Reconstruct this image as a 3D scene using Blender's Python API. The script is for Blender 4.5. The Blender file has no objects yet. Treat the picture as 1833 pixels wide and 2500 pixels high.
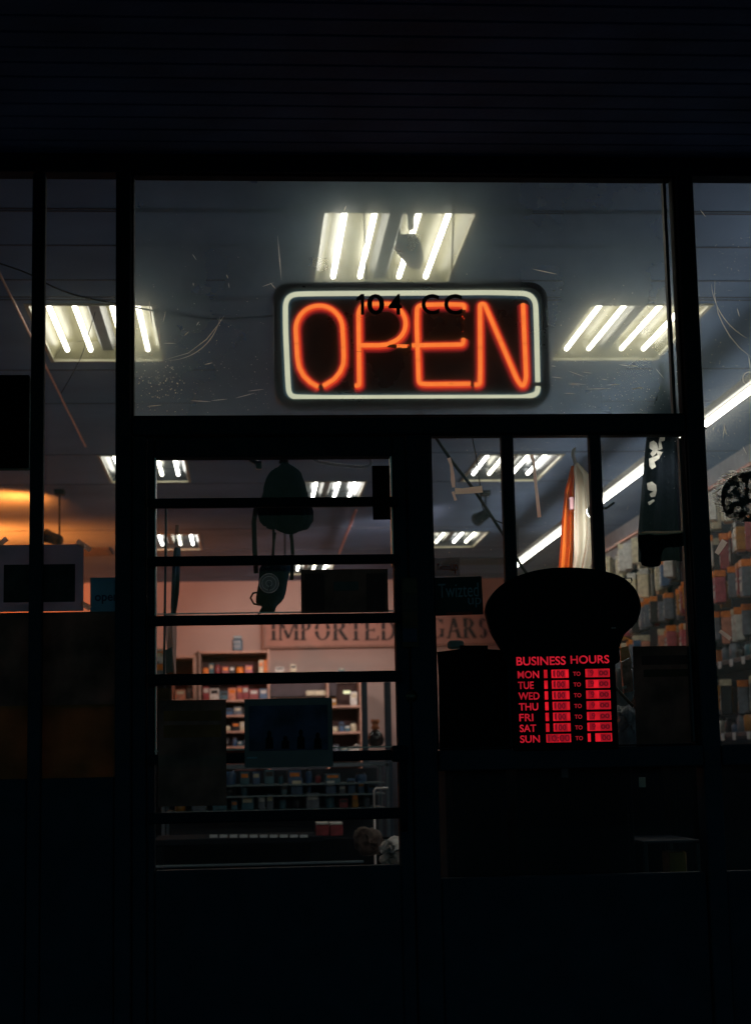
import bpy, math, random
from mathutils import Matrix, Vector
random.seed(7)
SC = bpy.context.scene
COL = SC.collection

# ------------------------------------------------------------------ camera
F, PW, PH = 4167.0, 1833.0, 2500.0
YAW, PITCH, ROLL = math.radians(4.475), math.radians(8.412), math.radians(-1.167)
EYE = Vector((0.0, -5.2, 1.35))
fwd = Vector((math.sin(YAW)*math.cos(PITCH), math.cos(YAW)*math.cos(PITCH), math.sin(PITCH)))
rt = fwd.cross(Vector((0, 0, 1))).normalized(); up = rt.cross(fwd)
RT = rt*math.cos(ROLL)+up*math.sin(ROLL); UP = -rt*math.sin(ROLL)+up*math.cos(ROLL)
cd = bpy.data.cameras.new('camera'); cam = bpy.data.objects.new('camera', cd); COL.objects.link(cam)
cam.matrix_world = Matrix.Translation(EYE) @ Matrix((RT, UP, -fwd)).transposed().to_4x4()
cd.sensor_fit = 'VERTICAL'; cd.sensor_height = 36; cd.sensor_width = 26.4; cd.lens = F/PH*36
cd.clip_start = 0.05; cd.clip_end = 200
cd.dof.use_dof = True; cd.dof.focus_distance = 5.3; cd.dof.aperture_fstop = 5.0
SC.camera = cam

# ------------------------------------------------------------------ night sky, exposure
W = bpy.data.worlds.new('World'); SC.world = W; W.use_nodes = True
wn = W.node_tree.nodes; wl = W.node_tree.links
bg = wn['Background']
sky = wn.new('ShaderNodeTexSky'); sky.sky_type = 'NISHITA'; sky.sun_disc = False
sky.sun_elevation = math.radians(0.3); sky.sun_rotation = math.radians(15)
tint = wn.new('ShaderNodeMixRGB'); tint.blend_type = 'MULTIPLY'; tint.inputs[0].default_value = 1; tint.inputs[2].default_value = (0.24, 0.70, 1.0, 1)
wl.new(sky.outputs[0], tint.inputs[1]); wl.new(tint.outputs[0], bg.inputs[0]); bg.inputs[1].default_value = 0.15
SC.view_settings.view_transform = 'Standard'; SC.view_settings.look = 'None'
SC.view_settings.exposure = 0; SC.view_settings.gamma = 1
SC.cycles.use_denoising = True; SC.cycles.denoising_prefilter = 'ACCURATE'
SC.cycles.max_bounces = 8; SC.cycles.transparent_max_bounces = 16
SC.cycles.sample_clamp_indirect = 4.0

# ------------------------------------------------------------------ geometry helpers
def ray(px, py):
    return (fwd*F + RT*(px-PW/2) - UP*(py-PH/2)).normalized()
def on_y(px, py, Y):
    d = ray(px, py); return EYE + d*((Y-EYE.y)/d.y)
def on_z(px, py, Z):
    d = ray(px, py); return EYE + d*((Z-EYE.z)/d.z)
def on_x(px, py, X):
    d = ray(px, py); return EYE + d*((X-EYE.x)/d.x)

class MB:
    def __init__(s): s.v = []; s.f = []; s.sm = []
    def add(s, vs, fs, smooth=False):
        b = len(s.v); s.v += [Vector(v) for v in vs]
        for f in fs: s.f.append([b+i for i in f]); s.sm.append(smooth)
        return s
    def box(s, x0, x1, y0, y1, z0, z1, M=None):
        vs = [Vector((x, y, z)) for x in (x0, x1) for y in (y0, y1) for z in (z0, z1)]
        if M is not None: vs = [M @ v for v in vs]
        return s.add(vs, [(0,1,3,2),(4,6,7,5),(0,4,5,1),(2,3,7,6),(0,2,6,4),(1,5,7,3)])
    def rbox(s, x0, x1, y0, y1, z0, z1, c=0.003, M=None):
        # a box with its edges chamfered
        c = min(c, (x1-x0)/3, (y1-y0)/3, (z1-z0)/3)
        X, Y, Z = (x0, x1), (y0, y1), (z0, z1); vs = []; idx = {}
        for i in (0, 1):
            for j in (0, 1):
                for k in (0, 1):
                    for a in range(3):
                        p = [X[i], Y[j], Z[k]]
                        for b, (n, w) in enumerate(((i, X), (j, Y), (k, Z))):
                            if b != a: p[b] += c if n == 0 else -c
                        idx[i, j, k, a] = len(vs); vs.append(Vector(p))
        fs = []
        for a in range(3):
            for s_ in (0, 1):
                q = []
                for u, w in ((0,0),(1,0),(1,1),(0,1)):
                    t = [u, w]; t.insert(a, s_); q.append(idx[t[0], t[1], t[2], a])
                fs.append(q)
        for a in range(3):
            b, d = [n for n in range(3) if n != a]
            for u in (0, 1):
                for w in (0, 1):
                    q = []
                    for e, ax in ((0, b), (1, b), (1, d), (0, d)):
                        t = [0, 0, 0]; t[a] = e; t[b] = u; t[d] = w; q.append(idx[t[0], t[1], t[2], ax])
                    fs.append(q)
        for i in (0, 1):
            for j in (0, 1):
                for k in (0, 1): fs.append([idx[i, j, k, a] for a in range(3)])
        if M is not None: vs = [M @ v for v in vs]
        return s.add(vs, fs)
    def tube(s, pts, r, n=10, closed=False, flat=1.0, caps=True):
        pts = [Vector(p) for p in pts]; m = len(pts); rings = []; prev = None
        for i, p in enumerate(pts):
            a = pts[i-1] if (i > 0 or closed) else p; b = pts[(i+1) % m] if (i < m-1 or closed) else p
            t = (b-a).normalized()
            ref = Vector((0, 1, 0)) if abs(t.y) < 0.95 else Vector((1, 0, 0))
            u = t.cross(ref).normalized(); w = u.cross(t).normalized()
            rr = r[i] if isinstance(r, (list, tuple)) else r
            rings.append([p + u*rr*math.cos(2*math.pi*k/n) + w*rr*flat*math.sin(2*math.pi*k/n) for k in range(n)])
        vs = [v for g in rings for v in g]; fs = []
        for i in range(m if closed else m-1):
            j = (i+1) % m
            for k in range(n):
                k2 = (k+1) % n; fs.append((i*n+k, i*n+k2, j*n+k2, j*n+k))
        if caps and not closed:
            fs.append(tuple(range(n))[::-1]); fs.append(tuple((m-1)*n+k for k in range(n)))
        return s.add(vs, fs, True)
    def prism(s, poly, y0, y1):
        n = len(poly)
        vs = [(x, y0, z) for x, z in poly]+[(x, y1, z) for x, z in poly]
        fs = [tuple(range(n)), tuple(range(2*n-1, n-1, -1))]+[(i, i+n, (i+1) % n+n, (i+1) % n) for i in range(n)]
        return s.add(vs, fs)
    def quad(s, a, b, c, d): return s.add([a, b, c, d], [(0, 1, 2, 3)])
    def lathe(s, prof, cx, cy, z0=0, n=20):
        vs = []; m = len(prof)
        for r, z in prof:
            for k in range(n):
                a = 2*math.pi*k/n; vs.append((cx+r*math.cos(a), cy+r*math.sin(a), z0+z))
        fs = [(i*n+k, i*n+(k+1) % n, (i+1)*n+(k+1) % n, (i+1)*n+k) for i in range(m-1) for k in range(n)]
        fs += [tuple(range(n))[::-1], tuple((m-1)*n+k for k in range(n))]
        return s.add(vs, fs, True)

def base(o):
    v = Vector((0, 0, 0))
    while o is not None: v = v+o.location; o = o.parent
    return v
def obj(name, mb, mat, parent=None, label=None, local=False, loc=None):
    me = bpy.data.meshes.new(name)
    off = Vector((0, 0, 0)) if local else base(parent)
    o = bpy.data.objects.new(name, me)
    if parent is None and not local and mb.v:
        c = loc or Vector((sum(v.x for v in mb.v)/len(mb.v), sum(v.y for v in mb.v)/len(mb.v), min(v.z for v in mb.v)))
        off = Vector(c); o.location = off
    me.from_pydata([v-off for v in mb.v], [], mb.f)
    me.polygons.foreach_set('use_smooth', mb.sm); me.validate(); me.update()
    if mat is not None: me.materials.append(mat)
    COL.objects.link(o); o.parent = parent
    if label: o['label'] = label
    return o
def tag(o, label, cat, group=None, kind=None):
    if label: o['label'] = label
    if cat: o['category'] = cat
    if group: o['group'] = group
    if kind: o['kind'] = kind
    return o
def thing(name, label, cat, loc=(0, 0, 0), rz=0, group=None):
    o = bpy.data.objects.new(name, None); COL.objects.link(o); o.location = loc; o.rotation_euler = (0, 0, rz)
    o.empty_display_size = 0.1
    return tag(o, label, cat, group)
def struct(name, mb, mat): return tag(obj(name, mb, mat), None, None, kind='structure')
def dup(root, loc, label=None, rz=None, group=None):
    r = root.copy(); COL.objects.link(r); r.location = loc
    if rz is not None: r.rotation_euler = (0, 0, rz)
    if label: r['label'] = label
    if group: r['group'] = group
    for ch in list(root.children):
        c = ch.copy(); COL.objects.link(c); c.parent = r
        for g in ch.children:
            d = g.copy(); COL.objects.link(d); d.parent = c
    return r
def text_mb(s, x0, x1, z0, z1, y, depth=0.002, mb=None, M=None, bold=0.0, spacing=1.0):
    """The letters fitted to the rectangle x0..x1, z0..z1 of a plane facing the street."""
    cu = bpy.data.curves.new('letters', 'FONT'); cu.body = s; cu.size = 1; cu.extrude = 0.5; cu.offset = bold; cu.space_character = spacing
    cu.resolution_u = 4
    t = bpy.data.objects.new('letters', cu); COL.objects.link(t)
    dg = bpy.context.evaluated_depsgraph_get(); me = bpy.data.meshes.new_from_object(t.evaluated_get(dg))
    xs = [v.co.x for v in me.vertices]; ys = [v.co.y for v in me.vertices]
    ax, bx, ay, by = min(xs), max(xs), min(ys), max(ys)
    vs = [Vector((x0+(v.co.x-ax)/(bx-ax)*(x1-x0), y-(v.co.z+0.5)*depth, z0+(v.co.y-ay)/(by-ay)*(z1-z0))) for v in me.vertices]
    if M is not None: vs = [M @ v for v in vs]
    mb = mb or MB(); mb.add(vs, [tuple(p.vertices) for p in me.polygons])
    COL.objects.unlink(t); bpy.data.objects.remove(t); bpy.data.meshes.remove(me); bpy.data.curves.remove(cu)
    return mb
def rect(pa, pb, Y):
    """x0,x1,z0,z1 of the upright rectangle on the plane y=Y whose corners the photo shows at pa and pb."""
    a = on_y(pa[0], (pa[1]+pb[1])/2, Y).x; b = on_y(pb[0], (pa[1]+pb[1])/2, Y).x
    c = on_y((pa[0]+pb[0])/2, pa[1], Y).z; d = on_y((pa[0]+pb[0])/2, pb[1], Y).z
    return min(a, b), max(a, b), min(c, d), max(c, d)

# ------------------------------------------------------------------ materials
def mat(name, col, rough=0.6, metal=0.0, var=0.15, scale=12.0, bump=0.0, bscale=60.0, spec=0.5, transl=0.0, coat=0.0):
    m = bpy.data.materials.new(name); m.use_nodes = True; nt = m.node_tree; N = nt.nodes; L = nt.links
    b = N['Principled BSDF']; b.inputs['Roughness'].default_value = rough; b.inputs['Metallic'].default_value = metal
    b.inputs['Specular IOR Level'].default_value = spec; b.inputs['Coat Weight'].default_value = coat
    tc = N.new('ShaderNodeTexCoord'); nz = N.new('ShaderNodeTexNoise'); nz.inputs['Scale'].default_value = scale; nz.inputs['Detail'].default_value = 5
    L.new(tc.outputs['Object'], nz.inputs['Vector'])
    rp = N.new('ShaderNodeValToRGB'); rp.color_ramp.elements[0].position = 0.3; rp.color_ramp.elements[1].position = 0.7
    rp.color_ramp.elements[0].color = (*[c*(1-var) for c in col], 1); rp.color_ramp.elements[1].color = (*[min(1, c*(1+var)) for c in col], 1)
    L.new(nz.outputs['Fac'], rp.inputs['Fac']); L.new(rp.outputs[0], b.inputs['Base Color'])
    if bump:
        n2 = N.new('ShaderNodeTexNoise'); n2.inputs['Scale'].default_value = bscale; n2.inputs['Detail'].default_value = 4
        L.new(tc.outputs['Object'], n2.inputs['Vector'])
        bp = N.new('ShaderNodeBump'); bp.inputs['Strength'].default_value = bump; bp.inputs['Distance'].default_value = 0.01
        L.new(n2.outputs['Fac'], bp.inputs['Height']); L.new(bp.outputs[0], b.inputs['Normal'])
    if transl:
        t = N.new('ShaderNodeBsdfTranslucent'); mx = N.new('ShaderNodeMixShader'); mx.inputs[0].default_value = transl
        L.new(rp.outputs[0], t.inputs['Color']); L.new(b.outputs[0], mx.inputs[1]); L.new(t.outputs[0], mx.inputs[2])
        L.new(mx.outputs[0], N['Material Output'].inputs['Surface'])
    return m
def emit(name, col, st, var=0.0, scale=20.0):
    m = bpy.data.materials.new(name); m.use_nodes = True; nt = m.node_tree; N = nt.nodes; L = nt.links
    N.remove(N['Principled BSDF']); e = N.new('ShaderNodeEmission'); e.inputs[0].default_value = (*col, 1); e.inputs[1].default_value = st
    if var:
        tc = N.new('ShaderNodeTexCoord'); nz = N.new('ShaderNodeTexNoise'); nz.inputs['Scale'].default_value = scale
        L.new(tc.outputs['Object'], nz.inputs['Vector'])
        mr = N.new('ShaderNodeMapRange'); mr.inputs[1].default_value = 0.3; mr.inputs[2].default_value = 0.7
        mr.inputs[3].default_value = st*(1-var); mr.inputs[4].default_value = st*(1+var)
        L.new(nz.outputs['Fac'], mr.inputs[0]); L.new(mr.outputs[0], e.inputs[1])
    L.new(e.outputs[0], N['Material Output'].inputs['Surface']); return m
def glass_mat(name, film=0.05, veil=0.02, tint=(0.93, 0.95, 0.97)):
    """A window pane whose grimy film also stands in for lens glow and haze: most light goes straight
    through, a little is spread round its direction, a little is reflected."""
    m = bpy.data.materials.new(name); m.use_nodes = True; nt = m.node_tree; N = nt.nodes; L = nt.links
    N.remove(N['Principled BSDF'])
    tr = N.new('ShaderNodeBsdfTransparent'); tr.inputs[0].default_value = (*tint, 1)
    mr = None
    for k, (i, q, cc_) in enumerate(((1.045, .65, (1, .96, .86)), (0.957, .65, (1, .96, .86)), (1.10, .85, (.72, .90, 1)), (0.909, .85, (.72, .90, 1)), (1.22, .95, (.55, .82, 1)), (0.82, .95, (.55, .82, 1)))):  # cream inner and blue outer lobes imitate bloom round the lamps
        r = N.new('ShaderNodeBsdfRefraction'); r.inputs['IOR'].default_value = i; r.inputs['Roughness'].default_value = q; r.inputs['Color'].default_value = (*cc_, 1)
        if mr is None: mr = r; continue
        mq = N.new('ShaderNodeMixShader'); mq.inputs[0].default_value = 1/(k+1); L.new(mr.outputs[0], mq.inputs[1]); L.new(r.outputs[0], mq.inputs[2]); mr = mq
    tl = N.new('ShaderNodeBsdfTranslucent'); tl.inputs[0].default_value = (0.35, 0.62, 0.95, 1)
    tc = N.new('ShaderNodeTexCoord'); nz = N.new('ShaderNodeTexNoise'); nz.inputs['Scale'].default_value = 3.5; nz.inputs['Detail'].default_value = 8
    L.new(tc.outputs['Object'], nz.inputs['Vector'])
    def rng(lo, hi):
        q = N.new('ShaderNodeMapRange'); q.inputs[1].default_value = 0.3; q.inputs[2].default_value = 0.7
        q.inputs[3].default_value = lo; q.inputs[4].default_value = hi; L.new(nz.outputs['Fac'], q.inputs[0]); return q
    m1 = N.new('ShaderNodeMixShader'); L.new(rng(film*0.8, film*1.2).outputs[0], m1.inputs[0]); L.new(tr.outputs[0], m1.inputs[1]); L.new(mr.outputs[0], m1.inputs[2])
    m2 = N.new('ShaderNodeMixShader'); L.new(rng(veil*0.5, veil*1.5).outputs[0], m2.inputs[0]); L.new(m1.outputs[0], m2.inputs[1]); L.new(tl.outputs[0], m2.inputs[2])
    gl = N.new('ShaderNodeBsdfGlossy'); gl.inputs['Roughness'].default_value = 0.02
    m3 = N.new('ShaderNodeMixShader'); m3.inputs[0].default_value = 0.03
    L.new(m2.outputs[0], m3.inputs[1]); L.new(gl.outputs[0], m3.inputs[2])
    L.new(m3.outputs[0], N['Material Output'].inputs['Surface']); return m
def clear_plastic(name, a=0.35, col=(0.8, 0.85, 0.9), rough=0.25):
    m = mat(name, col, rough, var=0.1); m.node_tree.nodes['Principled BSDF'].inputs['Alpha'].default_value = a; return m

M_frame = mat('dark_bronze_aluminium', (0.018, 0.034, 0.052), 0.6, 0.0, bump=0.05, spec=.05)
M_bar = mat('black_painted_steel', (0.008, 0.016, 0.025), 0.55, 0.0, bump=0.08, spec=.05)
M_soffit = mat('dark_painted_siding', (0.045, 0.12, 0.27), 0.8, bump=0.2, var=0.3, scale=2.5, spec=.2)
M_pane = glass_mat('grimy_window_glass', 0.27, 0.05); M_pane_bay = glass_mat('dusty_bay_glass', 0.13, 0.03)
M_pane_low = glass_mat('window_glass', 0.05, 0.010)
M_pane_door = glass_mat('door_glass', 0.02, 0.002)
def dust_mat(name, col, f):
    m = mat(name, col, 0.7, transl=.9); nt = m.node_tree; N = nt.nodes; L = nt.links
    r = N.new('ShaderNodeBsdfRefraction'); r.inputs['IOR'].default_value = 1.35; r.inputs['Roughness'].default_value = 1.0; r.inputs['Color'].default_value = (*col, 1)
    mx = N.new('ShaderNodeMixShader'); mx.inputs[0].default_value = f; out = N['Material Output'].inputs['Surface']
    L.new(out.links[0].from_socket, mx.inputs[1]); L.new(r.outputs[0], mx.inputs[2]); L.new(mx.outputs[0], out); return m
M_scratch = dust_mat('scratched_glass_dust', (0.95, 0.92, 0.84), .6)
M_ceiling = mat('blue_grey_ceiling_tile', (0.135, 0.215, 0.39), 0.9, bump=0.3, bscale=150, scale=1.3, var=0.2)
M_joint = mat('dark_ceiling_joint', (0.06, 0.065, 0.09), 0.7)
M_wall = mat('salmon_painted_wall', (0.54, 0.41, 0.38), 0.85, bump=0.1, scale=1.5, var=0.08)
M_sidewall = mat('grey_side_wall', (0.45, 0.47, 0.52), 0.85)
M_floor = mat('worn_vinyl_floor', (0.36, 0.31, 0.30), 0.5, scale=3, var=0.3)
M_tube = emit('fluorescent_tube', (1.0, 0.95, 0.80), 10.0)
M_strip = emit('fluorescent_strip_tube', (1.0, 0.95, 0.80), 13.0)
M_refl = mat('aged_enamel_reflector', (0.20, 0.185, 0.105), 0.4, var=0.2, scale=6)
M_trim = mat('fixture_trim_enamel', (0.40, 0.38, 0.27), 0.4)
M_cable = mat('black_rubber_cable', (0.01, 0.012, 0.015), 0.6)
M_chain = mat('tarnished_chain_steel', (0.12, 0.11, 0.09), 0.45, 0.7)
M_black = mat('black_plastic', (0.005, 0.007, 0.010), 0.5, spec=.05)
M_blackmatt = mat('black_card', (0.006, 0.007, 0.009), 0.85, spec=.05)
M_tape = dust_mat('yellowed_adhesive_tape', (0.95, 0.80, 0.72), .65)
M_white = mat('white_plastic', (0.75, 0.74, 0.68), 0.5)

# ------------------------------------------------------------------ setting outside
CEIL = 3.65; BACK = 16.1; LW, RW = -4.2, 3.75
GY = 0.03          # plane of the glass
HEAD = on_y(916, 434, 0).z
SOF = on_y(916, 388, 0).z
m = MB(); m.box(-40, 40, -30, -0.06, -0.12, -0.02); struct('pavement', m, mat('damp_concrete_pavement', (0.06, 0.062, 0.07), 0.5, bump=0.3, scale=1.5, var=0.3))
m = MB(); m.box(-200, 200, -200, -30.01, -0.2, -0.10); struct('road', m, mat('asphalt', (0.035, 0.036, 0.04), 0.8, bump=0.4))

cn = thing('canopy', 'dark grooved wooden canopy over the shop front', 'canopy', (0, -1.5, SOF))
y = 0.15; k = 0; m = MB()
while y > -3.2:
    b = 0.098
    m.rbox(-4.5, 5.5, y-b+0.006, y, SOF, SOF+0.02, 0.004); y -= b; k += 1
obj('soffit_board', m, M_soffit, cn)
m = MB(); m.box(-4.5, 5.5, -3.2, 0.15, SOF+0.014, SOF+0.06); obj('soffit_backing', m, M_blackmatt, cn)
m = MB(); m.rbox(-4.6, 5.6, -3.28, -3.2, SOF-0.02, SOF+0.5, 0.01); m.box(-4.6, 5.6, -3.2, 0.2, SOF+0.3, SOF+0.4); obj('fascia', m, M_frame, cn)

# ------------------------------------------------------------------ shop front frame
sf = thing('shop_front', 'dark framed glass shop front with a barred door below a wide transom window', 'shop front', (0, 0, 0))
FY0, FY1 = -0.04, 0.036
def X(px, py): return on_y(px, py, FY0).x
def Z(py, px=916): return on_y(px, py, FY0).z
zTB1, zTB0 = Z(1016), Z(1059)          # transom bar
zSill1, zSill0 = Z(1826, 1300), Z(1878, 1300)
zBot = Z(2140, 1300)
xA0, xA1 = X(75, 900), X(107, 900)
xB0, xB1 = X(283, 1000), X(321, 800)
xJ1 = X(376.5, 1300)
xD1 = X(962, 1300); xP1 = X(1053, 1200)
xM0, xM1 = X(1229, 1200), X(1258, 1200)
xN0, xN1 = X(1445, 1200), X(1473, 1200)
xR0, xR1 = X(1683, 1200), X(1726, 1200)
def part(name, *bx, mt=M_frame, par=None, c=0.004, **kw):
    m = MB()
    for b in bx: m.rbox(*b, c)
    return obj(name, m, mt, par or sf, **kw)
part('header', (-4.5, 5.5, FY0, FY1, HEAD, SOF-0.004))
part('mullion', (xA0, xA1, FY0+0.01, 0.012, -0.02, HEAD-0.002))
part('mullion', (xB0, xB1, FY0-0.01, FY1+0.01, -0.02, HEAD-0.002))
part('mullion', (xR0, xR1, FY0-0.01, FY1+0.01, -0.02, HEAD-0.002))
part('transom_bar', (xB1+0.002, xR0-0.002, FY0, FY1, zTB0, zTB1))
part('door_jamb', (xB1+0.002, xB1+0.045, FY0+0.004, FY1-0.004, 0.02, zTB0-0.002))
part('door_jamb', (xP1-0.075, xP1, FY0+0.004, FY1-0.004, 0.02, zTB0-0.002))
part('mullion', (xM0, xM1, FY0+0.01, 0.012, zSill1, zTB0-0.002))
part('mullion', (xN0, xN1, FY0+0.01, 0.012, zSill1, zTB0-0.002))
part('window_sill', (xP1+0.002, xR0-0.002, FY0-0.02, FY1+0.02, zSill0, zSill1-0.002), (xR1+0.002, 5.5, FY0-0.02, FY1+0.02, zSill0, zSill1-0.002))
part('stall_riser', (xP1+0.002, xR0-0.002, FY0+0.01, FY1-0.01, -0.02, zBot), (xR1+0.002, 5.5, FY0+0.01, FY1-0.01, -0.02, zBot),
     (-4.5, xA0-0.002, FY0+0.01, FY1-0.01, -0.02, Z(1900, 150)), (xA1+0.002, xB0-0.002, FY0+0.01, FY1-0.01, -0.02, Z(1900, 150)))
part('threshold', (xB1+0.002, xP1-0.002, -0.12, FY1+0.06, -0.02, 0.015))
# raised glazing bead around the transom pane and right of the lower window
def bead(x0, x1, z0, z1, w=0.012, y0=-0.03, y1=0.02):
    return part('glazing_bead', (x0, x0+w, y0, y1, z0, z1), (x1-w, x1, y0, y1, z0, z1), (x0+w+.001, x1-w-.001, y0, y1, z0, z0+w), (x0+w+.001, x1-w-.001, y0, y1, z1-w, z1), c=0.002,
         mt=mat('glazing_bead_metal', (0.015, 0.022, 0.032), 0.6, 0.0, spec=.05))
bead(xB1+0.001, xR0-0.001, zTB1+0.001, HEAD-0.001, 0.006)
bead(xP1+0.001, xR0-0.001, zSill1+0.001, zTB0-0.001, 0.004)
part('glazing_bead', (xR0-0.016, xR0-0.009, 0.0, 0.028, zSill1+.01, zTB0-.01), (xR0-0.03, xR0-0.02, 0.0, 0.028, zTB1+.01, HEAD-.01), c=0.001, mt=mat('worn_bead_metal', (0.05, 0.06, 0.08), 0.5, 0.2))
# panes
def pane(x0, x1, z0, z1, mt, y=GY, par=None):
    m = MB(); m.quad((x0, y, z0), (x1, y, z0), (x1, y, z1), (x0, y, z1)); return obj('glass_pane', m, mt, par or sf)
p_tr = pane(xB1, xR0, zTB1, HEAD, M_pane)
p_rb = pane(xR1, 5.4, zSill1, HEAD, M_pane_bay)
p_lb = pane(xA1, xB0, Z(1900, 150), HEAD, M_pane_low)
p_ll = pane(-4.4, xA0, Z(1900, 150), HEAD, M_pane_low)
p_lw = pane(xP1, xR0, zSill1, zTB0, M_pane_low)
p_r2 = pane(xP1, xR0, zBot, zSill0, M_pane_low)
p_r3 = pane(xR1, 5.4, zBot, zSill0, M_pane_low)

# scratches and specks on the panes (photo: white streaks below the lamps, round wiper marks)
def ribbons(lines, w, y=GY-0.003):
    m = MB()
    for ln in lines:
        P = [on_y(a, b, y) for a, b in ln]; n = len(P)
        for i in range(n-1):
            t = (P[i+1]-P[i]).normalized(); s = Vector((-t.z, 0, t.x))
            wa = w*math.sin(math.pi*(i+0.02)/(n-1+0.04))*random.uniform(.7, 1.2)+w*.15; wb = w*math.sin(math.pi*(i+1.02)/(n-1+0.04))+w*.15
            m.quad(P[i]-s*wa, P[i+1]-s*wb, P[i+1]+s*wb, P[i]+s*wa)
    return m
def arc(cx, cy, r, a0, a1, n=14, sq=1.0):
    return [(cx+r*math.cos(math.radians(a0+(a1-a0)*i/n)), cy+sq*r*math.sin(math.radians(a0+(a1-a0)*i/n))) for i in range(n+1)]
def streak(x, y, l, a): return [(x+l*t*math.cos(a), y+l*t*math.sin(a)) for t in (0, .25, .5, .75, 1)]
lines = [arc(410, 750, 130, 88, 10), [(404, 878), (460, 862), (505, 828), (535, 790), (548, 770)]]
for x, y, l, a in [(470, 620, 18, 1.0), (553, 670, 12, 1.2), (558, 690, 14, 1.4), (472, 690, 8, 1.5), (365, 735, 60, 1.45), (388, 800, 50, 1.5),
                   (400, 838, 30, .05), (405, 760, 28, 1.8), (450, 820, 16, -.7), (480, 795, 12, -1.0),
                   (466, 978, 50, .1), (516, 978, 40, -.05), (575, 972, 50, -.25), (605, 955, 40, -.15), (360, 992, 35, -.05), (500, 890, 20, -.2),
                   (1345, 920, 28, .1), (1385, 905, 45, .3), (1390, 935, 40, .1), (1430, 950, 60, -.02), (1466, 925, 18, .1), (1478, 940, 35, .0), (1345, 893, 12, .1),
                   (1510, 890, 40, .15), (1540, 950, 30, -.1), (1545, 951, 20, -.3), (1540, 892, 16, .2), (1420, 908, 25, .1), (1385, 937, 30, .15), (1300, 657, 60, .2),
                   (1375, 960, 30, .02), (1600, 900, 30, .9), (840, 515, 14, -1.2), (678, 575, 110, 1.53), (640, 700, 30, -.3), (660, 690, 20, .9)]:
    lines.append(streak(x, y, l, a+random.uniform(-.05, .05)))
obj('scratch_marks', ribbons(lines, 0.0013), M_scratch, p_tr)
m = MB()
def speck(px, py, r, y=GY-0.003):
    c = on_y(px, py, y); n = 5; r *= 1.25; a0 = random.random()*6
    m.add([c+Vector((r*math.cos(a0+6.283*k/n)*random.uniform(.5, 1.3), 0, r*math.sin(a0+6.283*k/n)*random.uniform(.5, 1.3))) for k in range(n)], [tuple(range(n))])
for i in range(900):
    px = random.uniform(330, 1665); py = 1008-abs(random.gauss(0, 1))*150
    if py > 440 and not (660 < px < 1345 and py > 680): speck(px, py, random.choice([.0004, .0006, .0008, .0013]))
for i in range(120): speck(random.gauss(395, 28), random.gauss(925, 28), random.choice([.0006, .001, .0018]))
for i in range(90): speck(random.gauss(1500, 90), random.gauss(960, 30), random.choice([.0006, .001, .0014]))
tag(obj('dust_specks', m, M_scratch, p_tr), None, None, kind='stuff')
lines = [arc(1900, 680, 165, 175, 118, 16), [(1744, 685), (1743, 720), (1752, 765), (1763, 790), (1780, 820), (1805, 850), (1833, 872)], streak(1798, 752, 22, 1.3), streak(1708, 512, 22, .9),
         arc(1828, 924, 16, 90, 330, 14), streak(1765, 1035, 28, 1.3), streak(1768, 1038, 30, 1.7), streak(1812, 1090, 22, 1.1), streak(1826, 870, 30, 1.4)]
obj('scratch_marks', ribbons(lines, 0.0012), M_scratch, p_rb)
m = MB()
for i in range(220): speck(random.uniform(1730, 1833), random.uniform(560, 1120), random.choice([.0004, .0006, .001]))
tag(obj('dust_specks', m, M_scratch, p_rb), None, None, kind='stuff')
m = MB()
for i in range(160): speck(random.uniform(1062, 1675), random.uniform(1062, 1400), random.choice([.0004, .0006, .001]))
tag(obj('dust_specks', m, M_scratch, p_lw), None, None, kind='stuff')

# ------------------------------------------------------------------ barred door
dx0, dx1 = xB1+0.048, xP1-0.078
gz1, gz0 = Z(1113, 660), Z(2120, 660)
door = bpy.data.objects.new('door', None); COL.objects.link(door); door.parent = sf; door.location = (dx0, 0, 0.02)
gx0, gx1 = X(377, 1500), X(966, 1500)
DY0, DY1 = -0.03, 0.034
part('stile', (dx0, gx0, DY0, DY1, 0.03, zTB0-0.006), par=door)
part('stile', (gx1, dx1, DY0, DY1, 0.03, zTB0-0.006), par=door)
part('rail', (gx0+.001, gx1-.001, DY0, DY1, gz1, zTB0-0.006), par=door)
part('kick_panel', (gx0+.001, gx1-.001, DY0, DY1, 0.03, gz0), par=door)
pane(gx0, gx1, gz0, gz1, M_pane_door, par=door)
for yt, yb in ((1216, 1241), (1357, 1382), (1501, 1527), (1643, 1672), (1838, 1864), (1980, 2008)):
    yb -= 2
    a, b = on_y(377, yt+3, -0.06), on_y(966, yt-9+3, -0.06)
    z1 = (a.z+b.z)/2; z0 = z1-(yb-yt)/4167*5.15
    m = MB(); m.rbox(gx0-0.02, gx1+0.012, -0.062, -0.034, z0, z1, 0.004); obj('security_bar', m, M_bar, door)
# thin bright metal edges of the glazing bars
m = MB()
for py in (1494, 1827): m.box(*rect((378, py), (962, py+3), -0.03)[:2], -0.0335, -0.0305, *rect((378, py), (962, py+3), -0.03)[2:])
m.box(gx1-0.006, gx1-0.002, -0.031, 0.02, Z(1380, 960), gz1-.002)
m.box(gx0+0.002, gx0+0.005, -0.031, 0.02, Z(1850, 380), gz1-.002)
obj('glazing_bead', m, mat('bright_bead_metal', (0.5, 0.52, 0.58), 0.3, 0.7), door)
m = MB(); x0, x1, z0, z1 = rect((955, 1820), (985, 1860), -0.06); m.rbox(x0, x1+.01, -0.10, -0.032, z0, z1, 0.006)
m.tube([((x0+x1)/2+.01, -0.10, z0), ((x0+x1)/2+.01, -0.11, z0-.04), ((x0+x1)/2+.01, -0.11, z0-.16), ((x0+x1)/2+.01, -.09, z0-.2)], .012)
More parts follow.
